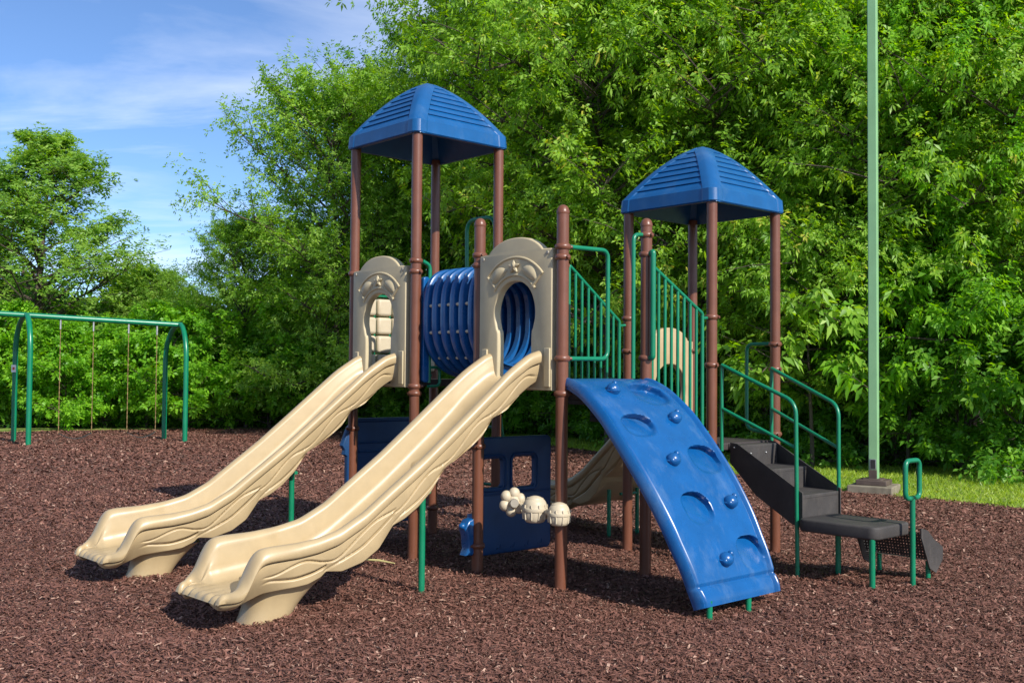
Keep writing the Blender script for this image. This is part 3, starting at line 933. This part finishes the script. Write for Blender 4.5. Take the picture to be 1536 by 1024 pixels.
for k in range(6):
    a = R(20+60*k); c = fc + fex*(.062*math.cos(a)) + fez*(.066*math.sin(a))
    fl.ball(tuple(c), (.042, .042, .044), n=14, k=9)
fl.ball(tuple(fc), (.06, .045, .06), n=16, k=10)
fo = fl.build('flower_drum', M['cream'], root)
fd = MB(); p = fc + fn_*.075; fd.tube([tuple(p-fn_*.02), tuple(p)], [.033, .031], 20); fd.build('drum_skin', M['grey_plastic'], fo)

# arch ladder behind the left tower
ld = MB()
y1 = s+.05
ld.tube(fillet([(-.50, y1+.30, -.1), (-.50, y1+.02, 1.5), (-.50, y1, 2.98), (-.10, y1, 2.98), (-.10, y1+.02, 1.5), (-.10, y1+.30, -.1)], .12), .0185, 12)
lo2 = ld.build('arch_ladder', M['green'], root)
for k in range(5):
    z = .25+.27*k; yy = y1+.30-.28*(z+.1)/1.6
    MB().tube([(-.50, yy, z), (-.10, yy, z)], .014, 8).build('rung', M['green'], lo2)

# ------------------------------------------------------------------ swing set
PV = {'a': (-7.30, 23.58), 'b': (-8.137, 24.71), 'c': (-10.13, 22.12), 'd': (-11.02, 23.35)}
sw = empty('swing_set', (-8.9, 23.4, 0)); tag(sw, 'green arched-leg swing set in front of the hedge', 'swing set')
def wl(p): return (p[0]+8.9, p[1]-23.4, p[2])
r1 = Vector((-7.62, 24.10, 2.63)); r2 = Vector((-10.49, 22.68, 2.75))
dirb = (r2-r1).normalized()
r3 = r2 + dirb*3.4
bm_ = MB(); bm_.tube([wl(r1 - dirb*.05), wl(r2), wl(r3)], .060, 14); bm_.build('top_bar', M['green'], sw)
def archleg(pa, pb, top):
    a, b = Vector((*pa, -.1)), Vector((*pb, -.1)); t = Vector(top)
    for q in (a, b):
        pts = [q, Vector((q.x, q.y, t.z-.80))]
        for k in range(1, 15):
            th = PI/2*k/14
            pts.append(Vector((q.x+(t.x-q.x)*(1-math.cos(th)), q.y+(t.y-q.y)*(1-math.cos(th)), t.z-.80+.80*math.sin(th))))
        MB().tube([wl(p) for p in pts], .056, 14).build('leg', M['green'], sw)
archleg(PV['a'], PV['b'], r1); archleg(PV['c'], PV['d'], r2)
e1 = Vector(PV['c']) - Vector(PV['a']); k_ = 1.12
archleg(tuple(Vector(PV['c'])+e1*k_), tuple(Vector(PV['d'])+e1*k_), r2 + dirb*3.2)
st = MB(); c = Vector((-11.02+.0, 23.35-.06, 1.60)); c2 = wl(c)
st.box((c2[0]-.05, c2[1]-.012, c2[2]-.08), (c2[0]+.05, c2[1]-.004, c2[2]+.08), 0)
st.box((c2[0]-.025, c2[1]-.016, c2[2]-.03), (c2[0]+.025, c2[1]-.0135, c2[2]+.03), 1)
st.build('sticker', [M['white'], M['red']], sw)
# two swings hanging from the bar
def make_swing(f0, f1, lab):
    pa, pb = r1.lerp(r2, f0), r1.lerp(r2, f1)
    mid = (pa+pb)/2
    o = empty('swing', (mid.x, mid.y, .14)); tag(o, lab, 'swing', 'belt swings hanging from the swing set')
    for p in (pa, pb):
        h = MB(); h.tube([(p.x-mid.x, p.y-mid.y, p.z-.14-.02), (p.x-mid.x, p.y-mid.y, p.z-.14-.26)], .022, 8)
        h.build('hanger', M['steel'], o)
        ch = MB(); zt, zb = p.z-.14-.24, .05
        n = 42
        for k in range(n):
            z0_, z1_ = zt+(zb-zt)*k/n, zt+(zb-zt)*(k+1)/n
            dx = .005 if k % 2 else 0; dyv = 0 if k % 2 else .005
            ch.box((p.x-mid.x-.003-dx, p.y-mid.y-.003-dyv, z1_-.012), (p.x-mid.x+.003+dx, p.y-mid.y+.003+dyv, z0_))
        ch.build('chain', M['rust_chain'], o, smooth=False)
    pts = []
    A, B2 = Vector((pa.x-mid.x, pa.y-mid.y, .05)), Vector((pb.x-mid.x, pb.y-mid.y, .05))
    perp = (B2-A).normalized().cross(Vector((0, 0, 1)))*.07
    rows = []
    for k in range(13):
        t = k/12; p = A.lerp(B2, t); p.z = .05 - .12*math.sin(PI*t)
        rows.append([tuple(p-perp), tuple(p-perp*.3+Vector((0,0,.004))), tuple(p+perp), tuple(p+perp+Vector((0,0,.016))), tuple(p-perp*.3+Vector((0,0,.02))), tuple(p-perp+Vector((0,0,.016)))])
    sb = MB(); sb.grid(np.array(rows), closed_v=True); sb.build('seat', M['black_rubber'], o)
    return o
make_swing(.575, .785, 'black belt swing on rusty chains, nearer the arched leg with a white sticker')
make_swing(.155, .345, 'black belt swing on rusty chains, between the other swing and the end leg without sticker')

# ------------------------------------------------------------------ green steel pole
po = empty('steel_pole', (4.90, 14.25, 0)); tag(po, 'tall pale green square steel pole on a concrete block at the lawn edge', 'pole')
rot = Matrix.Rotation(R(60), 4, 'Z')
def rb_(lo, hi, mb, m=0): return mb.box(lo, hi, m, fn=lambda p: tuple(rot @ Vector(p)))
mb = MB(); rb_((-.060, -.060, .15), (.060, .060, 10.5), mb); mb.build('shaft', M['pole_green'], po, bevel=.010)
mb = MB(); rb_((-.20, -.20, .105), (.20, .20, .175), mb); rb_((-.13, -.13, .165), (.13, .13, .19), mb)
mb.build('base_plate', M['rust_steel'], po, bevel=.012)
mb = MB(); rb_((-.31, -.29, -.1), (.31, .29, .105), mb); mb.build('footing', M['concrete'], po, bevel=.015)
mb = MB(); rb_((-.076, -.052, .185), (-.0605, .052, .305), mb); mb.build('access_cover', M['rust_steel'], po, bevel=.004)
mb = MB(); rb_((-.068, -.042, .315), (-.0605, .042, .45), mb); ho = mb.build('access_frame', M['steel'], po, bevel=.003)
mb = MB(); rb_((-.0705, -.030, .325), (-.0685, .030, .44), mb); mb.build('access_hole_dark', M['black_rubber'], ho)  # black plate on the face stands in for the shade inside the opening

# straw on the mulch
a_, b_ = Vector((-1.18, 8.54, .045)), Vector((-.917, 8.404, .04))
sm = MB().tube([a_, a_.lerp(b_, .5)+Vector((0, .01, .006)), b_], [.007, .009, .004], 6).build('straw_stalk', M['straw'])
tag(sm, 'dry yellow stalk lying on the mulch beside the green slide leg', 'stalk')

# ------------------------------------------------------------------ ground
def sheet(name, poly, z, mat, kind='structure'):
    me = bpy.data.meshes.new(name); me.from_pydata([(x, y, z) for x, y in poly], [], [tuple(range(len(poly)))])
    me.materials.append(mat); o = bpy.data.objects.new(name, me); link(o); o['kind'] = kind
    return o
sheet('ground', [(-600, -600), (600, -600), (600, 600), (-600, 600)], -.09, M['floor'])
edge = catmull([np.array(p) for p in [(-24, 22), (-19, 24.5), (-12.9, 26.7), (-8.5, 28.8), (-4.9, 28.6), (-1.2, 26.0), (1.32, 22.3), (3.2, 17.6), (4.35, 14.6), (5.2, 13.65), (6.1, 12.6), (8.0, 10.6), (11, 7), (13, 0), (12, -8)]], 8)
edge = [(float(p[0]), float(p[1])) for p in edge]
mulch_poly = edge + [(-24, -8)]
lawn = edge[16:] + [(30, -8), (30, 16), (18, 15.2), (9, 17.2), (6, 19.2), (3.5, 22.5), (1.5, 26.5), (-2, 29.5), (-6, 30.3), (-10, 30), (-14, 28.5)]
sheet('lawn', lawn, -.006, M['lawn'])
_ph = [(rng.normal(0, 1, 2)*k, rng.random()*6.28, a) for k, a in ((.8, .010), (1.3, .008), (2.1, .007), (3.4, .005), (5.5, .004), (.5, .012), (7.5, .003))]
PITS = [(-1.98, 6.55, .42, .045), (-3.30, 8.10, .42, .045), (1.75, 6.45, .55, .03), (-9.9, 23.05, .7, .05), (-8.45, 23.75, .7, .05)]
EDGE = np.array(edge)
def hgt(x, y):
    """gentle heaps in the mulch, scooped out below the slide exits and swings, flat at the lawn edge"""
    h = np.zeros_like(x)
    for k, p, a in _ph: h += a*np.sin(k[0]*x + k[1]*y + p)
    for px_, py_, r_, d_ in PITS: h -= d_*np.exp(-((x-px_)**2+(y-py_)**2)/(r_*r_)) - .35*d_*np.exp(-((np.hypot(x-px_, y-py_)-1.5*r_)/(.35*r_))**2)
    dm = np.full_like(x, 9.0)
    for q in EDGE[8:]: dm = np.minimum(dm, np.hypot(x-q[0], y-q[1]))
    return h*np.clip(dm/1.2, 0, 1)
def mulch_ground():
    st = .14
    xs = np.arange(-24, 13.2, st); ys = np.arange(-4, 29.2, st)
    X, Y = np.meshgrid(xs, ys, indexing='ij'); x, y = X.ravel(), Y.ravel()
    ins = inside_poly(x, y, mulch_poly)
    z = np.where(ins, hgt(x, y), -.03)
    nx, ny = X.shape
    idx = np.arange(nx*ny).reshape(nx, ny)
    F = np.stack([idx[:-1, :-1], idx[1:, :-1], idx[1:, 1:], idx[:-1, 1:]], -1).reshape(-1, 4)
    F = F[ins[F].any(1)]
    used = np.unique(F); remap = np.zeros(nx*ny, int); remap[used] = np.arange(len(used))
    return big_mesh('mulch', np.stack([x, y, z], -1)[used], remap[F], np.zeros(len(used)), M['mulch'], 'structure', smooth=True)

def big_mesh(name, V, F, tint, mat, kind=None, parent=None, smooth=False):
    """V (n,3), F (m,k) int array, tint per vertex"""
    me = bpy.data.meshes.new(name)
    nv, nf, k = len(V), len(F), F.shape[1]
    me.vertices.add(nv); me.vertices.foreach_set('co', np.ascontiguousarray(V, np.float32).ravel())
    me.loops.add(nf*k); me.loops.foreach_set('vertex_index', np.ascontiguousarray(F, np.int32).ravel())
    me.polygons.add(nf)
    me.polygons.foreach_set('loop_start', np.arange(0, nf*k, k, dtype=np.int32))
    if smooth: me.polygons.foreach_set('use_smooth', np.ones(nf, bool))
    at = me.attributes.new('tint', 'FLOAT', 'POINT'); at.data.foreach_set('value', np.ascontiguousarray(tint, np.float32))
    me.materials.append(mat); me.update(calc_edges=True)
    if mat is None: return me
    o = bpy.data.objects.new(name, me); link(o, parent)
    if kind: o['kind'] = kind
    return o

def inside_poly(x, y, poly):
    ins = np.zeros(len(x), bool); n = len(poly); j = n-1
    for i in range(n):
        xi, yi = poly[i]; xj, yj = poly[j]
        c = ((yi > y) != (yj > y)) & (x < (xj-xi)*(y-yi)/(yj-yi+1e-12)+xi)
        ins ^= c; j = i
    return ins

mulch_ground()
def chips():
    Vs, Fs, Ts = [], [], []; base = 0
    for (y0, y1, dens, L0, L1, asp) in ((3.8, 7.0, 7600, .016, .050, .27), (7.0, 10.5, 4800, .018, .052, .30), (10.5, 16, 1700, .028, .070, .36), (16, 29, 520, .04, .095, .45)):
        w = .56
        area = w*2*(y0+y1)/2*(y1-y0)
        n = int(area*dens)
        y = y0 + (y1-y0)*np.sqrt(rng.random(n)*(1-(y0/y1)**2)+(y0/y1)**2)*1.0
        y = np.sqrt(rng.random(n)*(y1**2-y0**2)+y0**2)
        x = (rng.random(n)*2-1)*w*y
        nm = int(dens*.5*7.0*(y1-y0))                          # and a strip to either side of the view
        ym = rng.uniform(y0, y1, nm); xm = (w*ym + rng.random(nm)*3.5)*np.where(rng.random(nm) < .5, -1, 1)
        x, y = np.concatenate([x, xm]), np.concatenate([y, ym])
        k = inside_poly(x, y, mulch_poly); x, y = x[k], y[k]; n = len(x)
        L = L0+(L1-L0)*rng.random(n)**1.8; Wd = L*asp*(.5+.8*rng.random(n))
        yaw = rng.random(n)*2*PI; tilt = rng.normal(0, .17, n); roll = rng.normal(0, .28, n); bend = rng.normal(0, .18, n)*L
        z = .002 + .016*rng.random(n)**1.2 + np.abs(np.sin(tilt))*L*.4
        # 3 x 2 strip
        u = np.array([-.5, -.5, .05, 0.0, .5, .5]); v = np.array([-.35, .35, -.5, .5, -.22, .22])
        X = u[None]*L[:, None]; Y = v[None]*Wd[:, None]
        Z = (1-4*u[None]**2)*bend[:, None]
        ct, st_ = np.cos(tilt)[:, None], np.sin(tilt)[:, None]; c2, s2 = np.cos(roll)[:, None], np.sin(roll)[:, None]
        Y, Z = Y*c2 - Z*s2, Y*s2 + Z*c2
        X, Z = X*ct - Z*st_, X*st_ + Z*ct
        cy, sy = np.cos(yaw)[:, None], np.sin(yaw)[:, None]
        Xw = X*cy - Y*sy + x[:, None]; Yw = X*sy + Y*cy + y[:, None]; Zw = Z + (z+hgt(x, y))[:, None]
        Vs.append(np.stack([Xw, Yw, Zw], -1).reshape(-1, 3))
        f = np.array([[0, 2, 3, 1], [2, 4, 5, 3]])
        Fs.append((np.arange(n)[:, None, None]*6 + f[None] + base).reshape(-1, 4))
        t = np.clip(rng.normal(.42, .22, n), 0, 1); t = np.where(rng.random(n) < .025, .97, t)
        Ts.append(np.repeat(t, 6)); base += n*6
    return big_mesh('mulch_chips', np.concatenate(Vs), np.concatenate(Fs), np.concatenate(Ts), M['chip'], 'stuff')
chips()

def grass():
    n = 150000
    x = rng.uniform(-2, 12, n); y = rng.uniform(11, 30, n)
    k = inside_poly(x, y, lawn) & ~inside_poly(x, y+.02, mulch_poly); x, y = x[k], y[k]; n = len(x)
    h = .025+.045*rng.random(n); a = rng.random(n)*2*PI; wd = .006+.008*rng.random(n); ln = rng.normal(0, .04, (n, 2))
    b = np.stack([x, y, np.full(n, -.01)], -1); dv = np.stack([np.cos(a), np.sin(a), 0*a], -1)*wd[:, None]
    tip = b + np.stack([ln[:, 0], ln[:, 1], h], -1)
    V = np.stack([b-dv, b+dv, tip], 1).reshape(-1, 3)
    F = np.arange(3*n).reshape(-1, 3)
    t = np.repeat(np.clip(rng.normal(.5, .25, n), 0, 1), 3)
    big_mesh('grass', V, F, t, M['blade'], 'stuff')
grass()

# ------------------------------------------------------------------ trees
def unit(v): return v/(np.linalg.norm(v, axis=-1, keepdims=True)+1e-9)

def leaves_from(sites, outs, r, L, per, droop=.55, spread=.9, wid=.38):
    """rosettes of leaflets at the twig tips. sites (n,3), outs (n,3) twig directions"""
    n = len(sites)
    up = np.array([0, 0, 1.0])
    nrm = unit(outs*.9 + up*.6 + r.normal(0, .40, (n, 3)))       # rosette axis
    ref = unit(np.cross(nrm, r.normal(0, 1, (n, 3))))
    bi = np.cross(nrm, ref)
    V, T = [], []
    tb = np.clip(r.normal(.5, .2, n), 0, 1)
    for k in range(per):
        a = 2*PI*k/per + r.normal(0, .25, n)
        dr = ref*np.cos(a)[:, None] + bi*np.sin(a)[:, None]
        dr = unit(dr*spread + nrm*.25*r.random((n, 1)) + outs*.35)
        ln = L*(.65+.6*r.random(n))[:, None]
        p0 = sites + dr*ln*.12 + r.normal(0, L*.12, (n, 3))
        sag = np.array([0, 0, -1.0])*droop
        mid = p0 + dr*ln*.5 + sag*ln*.14
        tip = p0 + dr*ln*.95 + sag*ln*.52
        sd_ = unit(np.cross(dr + sag*.4, nrm + r.normal(0, .35, (n, 3))))*ln*wid*.5
        lift = np.cross(sd_, dr); lift = unit(lift)*ln*.05
        V.append(np.stack([p0, mid+sd_-lift*0, tip, mid-sd_], 1))
        T.append(np.clip(tb + r.normal(0, .10, n), 0, 1))
    V = np.concatenate(V).reshape(-1, 3); T = np.repeat(np.concatenate(T), 4)
    m = len(V)//4
    i = np.arange(m)[:, None]*4
    F = np.concatenate([i+np.array([[0, 1, 2]]), i+np.array([[0, 2, 3]])])
    return V, F, T

def grow(seed, H, base, radius, prof, nprim=22, nsec=9, nter=6, nros=3, L=.16, per=6, rise=.35, droop=.5, wid=.38, lean=0, multi=1, tr=.12):
    """returns (wood mesh builder, leaf arrays). Crown radius at relative height q is radius*prof(q)."""
    r = np.random.default_rng(seed)
    mb = MB(); sites, outs = [], []
    tops = []
    for s_ in range(multi):
        a = r.random()*2*PI
        off = np.array([math.cos(a), math.sin(a), 0])*(0 if multi == 1 else radius*.35*r.random())
        trunk = [np.array([off[0]*q*1.6 + .05*H*.2*math.sin(q*5+seed+s_) + lean*q*q, off[1]*q*1.6 + .04*H*.2*math.cos(q*4+seed*2), H*q*(.96 if multi == 1 else .75+.25*r.random())]) for q in np.linspace(0, 1, 9)]
        mb.tube([tuple(p) for p in trunk], [tr*(1-.93*q) for q in np.linspace(0, 1, 9)], 8)
        tops.append(np.array(trunk))
    for i in range(nprim):
        tk = tops[i % multi]
        q = base/H + (1-base/H)*((i+r.random()*.8)/nprim)
        q = min(q, .985)
        p0 = np.array([np.interp(q*8, range(9), tk[:, c]) for c in range(3)])
        qq = (q-base/H)/(1-base/H)
        az = i*2.39996 + r.normal(0, .3)
        ln = radius*prof(qq)*(.75+.45*r.random())
        el = rise + .5*qq + r.normal(0, .12)
        dr = np.array([math.cos(az)*math.cos(el), math.sin(az)*math.cos(el), math.sin(el)])
        pts = []
        for t in np.linspace(0, 1, 6):
            p = p0 + dr*ln*t + np.array([0, 0, -.16*ln*t*t*droop*2]) + r.normal(0, .025*ln, 3)*(t > 0)
            pts.append(p)
        pts = np.array(pts); r0 = tr*(.20+.25*(1-qq))
        mb.tube([tuple(p) for p in pts], [r0*(1-.85*t)+.004 for t in np.linspace(0, 1, 6)], 6)
        for j in range(nsec):
            t = .22+.78*(j+r.random()*.7)/nsec
            sp = np.array([np.interp(t*5, range(6), pts[:, c]) for c in range(3)])
            sdir = unit(np.cross(dr, [0, 0, 1.0]))*(1 if j % 2 else -1)
            d2 = unit(dr*.75 + sdir*(.75+.3*r.random()) + np.array([0, 0, .22+.25*r.random()]) + r.normal(0, .2, 3))
            l2 = ln*(.50-.22*t)*(.6+.7*r.random()) + .12*radius
            e2 = sp + d2*l2 + np.array([0, 0, -.08*l2])
            mb.tube([tuple(sp), tuple((sp+e2)/2+np.array([0, 0, .04*l2])), tuple(e2)], [r0*.28+.004, r0*.18+.003, .003], 4)
            ts = (np.arange(nter)+r.random(nter))/nter
            sp3 = sp + (e2-sp)*(.15+.85*ts)[:, None]
            d3 = unit(d2*.7 + r.normal(0, .55, (nter, 3)) + np.array([0, 0, .05]))
            l3 = (l2*.42*(.4+.8*r.random(nter)))[:, None]
            for m_ in range(nros):
                f = (m_+.6+.4*r.random((nter, 1)))/nros
                sites.append(sp3 + d3*l3*f + r.normal(0, L*.25, (nter, 3))); outs.append(d3)
        # leader tip
        sites.append(pts[-1][None] + r.normal(0, L*.5, (3, 3))); outs.append(np.repeat(dr[None], 3, 0))
    tip = tops[0][-1]
    sites.append(tip[None]+r.normal(0, L*.8, (8, 3))*np.array([1, 1, 1.6])); outs.append(np.repeat(np.array([[0, 0, 1.0]]), 8, 0))
    S, O = np.concatenate(sites), np.concatenate(outs)
    k = S[:, 2] > .08; S, O = S[k], O[k]
    return mb, leaves_from(S, O, r, L, per, droop, wid=wid)

broad = lambda q: (math.sin(PI*min(1, (.18+.82*q))**.8)**.6 if q < 1 else 0)*.95+.12
cone = lambda q: (1-q)**1.0*(.55+.6*min(1, q*6)) + .07
oval = lambda q: math.sin(PI*(.12+.86*q))**.7+.08
bushp = lambda q: (1-q**2.2)**.5*.95+.12

PROTO = {}
def proto(key, mat, **kw):
    mb, (V, F, T) = grow(**kw)
    wood = mb.build('trunk', M['bark'], None, smooth=True)
    crown = big_mesh('crown', V, F, T, LEAF[mat])
    PROTO[key] = (wood, crown, wood.data, [crown.data], kw['H'])
    col.objects.unlink(wood); col.objects.unlink(crown)
    return len(T)//4
cnt = 0
cnt += proto('broad_a', 'bright', seed=11, H=12, base=2.0, radius=4.3, prof=broad, nprim=40, nsec=12, nter=9, nros=5, L=0.125, per=6, rise=.18, droop=.75)
cnt += proto('broad_b', 'bright', seed=23, H=12, base=1.6, radius=4.0, prof=oval, nprim=42, nsec=12, nter=9, nros=5, L=0.120, per=6, rise=.22, droop=.85)
cnt += proto('broad_c', 'mid', seed=37, H=12, base=1.2, radius=4.2, prof=broad, nprim=40, nsec=12, nter=9, nros=5, L=0.112, per=6, rise=.25, droop=.6)
cnt += proto('airy', 'mid', seed=41, H=10, base=.6, radius=3.6, prof=oval, nprim=52, nsec=12, nter=8, nros=4, L=.125, per=6, rise=.42, droop=.35)
cnt += proto('conic', 'far', seed=53, H=9, base=.5, radius=3.6, prof=cone, nprim=44, nsec=10, nter=6, nros=4, L=.115, per=6, rise=.50, droop=.3)
cnt += proto('shrub_a', 'lush', seed=61, H=2.8, base=.1, radius=1.5, prof=bushp, nprim=26, nsec=9, nter=6, nros=3, L=.125, per=6, rise=.35, droop=.5, multi=4, tr=.03, wid=.5)
cnt += proto('shrub_b', 'lush', seed=67, H=2.6, base=.1, radius=1.5, prof=bushp, nprim=26, nsec=9, nter=6, nros=3, L=.115, per=6, rise=.5, droop=.5, multi=5, tr=.03, wid=.5)
cnt += proto('shrub_d', 'deep_shade', seed=71, H=3.0, base=.1, radius=1.6, prof=bushp, nprim=28, nsec=9, nter=6, nros=3, L=.12, per=6, rise=.35, droop=.7, multi=4, tr=.035, wid=.42)
cnt += proto('bough', 'mid', seed=77, H=4.2, base=1.3, radius=2.0, prof=oval, nprim=16, nsec=6, nter=4, nros=2, L=.22, per=6, rise=.1, droop=1.0, tr=.05, wid=.42)
print('leaves', cnt)
_mats = {}
def crown_mesh(key, mat):
    """the same crown mesh with another leaf material (object-level slot)"""
    return PROTO[key][1].data
def plant(name, key, px, Y, H, wide=1.0, rz=None, mat=None, label='', cat='tree', group=None):
    x = (px-768)/1577.79*Y
    o = empty(name, (x, Y, -.02), rz if rz is not None else random.random()*6.28)
    k = H/PROTO[key][4]
    o.scale = (k*wide, k*wide, k)
    t = bpy.data.objects.new('trunk' if cat == 'tree' else 'stem', PROTO[key][0].data); link(t, o)
    c = bpy.data.objects.new('crown' if cat == 'tree' else 'foliage', PROTO[key][1].data); link(c, o)
    if mat:
        c.material_slots[0].link = 'OBJECT'; c.material_slots[0].material = LEAF[mat]
    tag(o, label, cat, group)
    return o
TG, SG = 'trees along the edge of the wood', 'bushes along the edge of the wood'
# px column, distance, height
plant('leafy_tree', 'conic', 62, 33, 9.0, 1.5, 0.4, None, 'pointed airy tree standing apart at the left of the sky gap', group=TG)
plant('leafy_tree', 'conic', -70, 34, 7.8, 1.1, 2.2, None, 'leafy tree cut off by the left edge of the picture', group=TG)
plant('leafy_tree', 'airy', 225, 36, 4.8, 1.3, 1.1, 'far', 'low leafy tree filling the bottom of the sky gap', group=TG)
plant('leafy_tree', 'airy', 500, 28, 8.9, .95, 3.0, 'mid', 'tall spreading tree just left of the left blue roof, against the sky', group=TG)
plant('leafy_tree', 'airy', 368, 30, 5.6, 1.05, 4.4, 'mid', 'lower tree behind the bent end leg of the swing set', group=TG)
plant('leafy_tree', 'broad_c', 590, 29, 9.3, .85, 5.0, 'mid', 'tree rising behind the left blue roof', group=TG)
plant('leafy_tree', 'broad_c', 850, 26, 14.5, .76, 0.9, 'mid', 'tallest tree, rising behind the larger arched tan panel', group=TG)
plant('leafy_tree', 'broad_a', 905, 22.5, 12.6, .9, 2.0, None, 'bright green tree between the two blue roofs', group=TG)
plant('leafy_tree', 'broad_b', 1075, 21.5, 12.2, .95, 3.3, None, 'bright green tree directly behind the right blue roof', group=TG)
plant('leafy_tree', 'broad_a', 1235, 20.5, 12.0, .9, 5.2, None, 'bright green tree just left of the pale green pole', group=TG)
plant('leafy_tree', 'broad_b', 1308, 18.9, 8.6, .95, 4.1, None, 'shorter bright tree right behind the pale green pole', group=TG)
plant('leafy_tree', 'broad_b', 1385, 20.0, 12.0, .95, 0.3, None, 'bright green tree just right of the pale green pole', group=TG)
plant('leafy_tree', 'broad_a', 1530, 18.6, 11.0, .85, 1.4, 'lush', 'bright green tree at the right edge of the picture', group=TG)
plant('leafy_tree', 'broad_b', 1700, 17.5, 11.0, .9, 2.4, None, 'tree mostly beyond the right edge of the picture', group=TG)
for i, (px, Y, H) in enumerate(((800, 31, 15), (960, 29, 15), (1140, 28, 15), (1310, 27, 15), (1470, 25.5, 14.5), (660, 33, 12.5))):
    plant('leafy_tree', 'broad_c', px, Y, H, .95, i*1.7, 'deep_shade', 'shaded tree of the second row behind the bright trees', group='trees of the second row')
# hedge on the left
hl = ['bush behind the left leg of the swing set', 'bush under the swing bar behind the sticker', 'bush behind the first belt swing', 'bush between the two belt swings',
      'bush behind the second belt swing', 'bush behind the bent end legs of the swing set', 'bush right of the swing set', 'bush left of the upper end of the first slide',
      'bush seen above the first tan slide', 'bush behind the left tower deck']
for i, px in enumerate((-30, 35, 100, 160, 222, 282, 345, 405, 462, 530)):
    plant('leafy_bush', 'shrub_a' if i % 2 else 'shrub_b', px, 29.4+.5*math.sin(i*2.1)+(.8 if i < 2 else 0), 2.75+.35*math.sin(i*1.7), 1.0, i*1.3, None, 'bright green ' + hl[i], 'bush', 'hedge bushes behind the swing set')
dl = ['between the two tan slides', 'under the crawl tunnel', 'behind the panel with windows', 'behind the blue climbing wall', 'behind the third slide', 'behind the stair railing',
      'behind the stair handrail', 'left of the pole foot', 'right behind the pole foot', 'right of the pole behind the loop handle', 'in the dark gap right of the loop handle', 'at the right edge over the lawn']
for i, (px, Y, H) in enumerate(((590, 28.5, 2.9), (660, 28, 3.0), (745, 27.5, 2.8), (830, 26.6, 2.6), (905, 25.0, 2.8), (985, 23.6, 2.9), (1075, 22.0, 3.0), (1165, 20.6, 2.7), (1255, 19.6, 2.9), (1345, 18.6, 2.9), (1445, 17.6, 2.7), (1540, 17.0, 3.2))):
    plant('leafy_bush', 'shrub_d', px, Y, H, 1.0, i*2.1, None if i != 3 else 'lush', 'shade-darkened green bush ' + dl[i], 'bush', SG)  # dark leaf colour stands in for canopy shade; one bush stays lush
plant('drooping_sapling', 'bough', 1215, 18.2, 3.9, .9, .8, 'mid', 'sapling with big drooping leaves left of the pale green pole', 'tree')
plant('drooping_sapling', 'bough', 1365, 17.9, 3.7, .9, 2.9, 'lush', 'sapling with big drooping leaves right of the pale green pole', 'tree')
for kk in PROTO.values():
    for o in (kk[0], kk[1]): bpy.data.objects.remove(o)

# the wood behind, one mass
def woods():
    r = np.random.default_rng(99)
    n = 26000
    x = r.uniform(-34, 34, n); y = 36 + r.random(n)*5 - np.clip(x, 0, 30)*.30
    hmax = np.interp(x, [-34, -12, -9.5, -6, -3, 0, 34], [5.2, 4.2, 4.2, 6.5, 9, 14, 14]) + .5*np.sin(x*1.3)+.4*np.sin(x*3.1)
    z = r.random(n)**.8*hmax
    S = np.stack([x, y, z], -1); O = unit(r.normal(0, 1, (n, 3))*np.array([1, 1, .4]))
    V, F, T = leaves_from(S, O, r, .42, 5, .6, wid=.5)
    n = 14000
    x = r.uniform(-34, 40, n); y = 33 + r.random(n)*3 - np.clip(x, 0, 30)*.30; z = r.random(n)*3.2
    V2, F2, T2 = leaves_from(np.stack([x, y, z], -1), unit(r.normal(0, 1, (n, 3))*np.array([1, 1, .4])), r, .40, 5, .6, wid=.5)
    V, F, T = np.concatenate([V, V2]), np.concatenate([F, F2+len(V)]), np.concatenate([T, T2])
    big_mesh('woods', V, F, T, LEAF['deep_shade'], 'stuff')
    n = 9000                                         # ground cover under the trees
    t = r.random(n)
    ex = np.interp(t, [0, .25, .5, .75, 1], [-14, -5, 2.0, 6.5, 15]); ey = np.interp(t, [0, .25, .5, .75, 1], [28.8, 30.2, 26.3, 19.0, 16.0])
    y = ey + r.random(n)*5 - .1; x = ex + r.normal(0, .5, n)
    S = np.stack([x, y, .05+.45*r.random(n)**2], -1); O = unit(r.normal(0, 1, (n, 3)) + np.array([0, 0, 1]))
    V, F, T = leaves_from(S, O, r, .15, 5, .4, wid=.45)
    big_mesh('undergrowth', V, F, T, LEAF['deep_shade'], 'stuff')
woods()
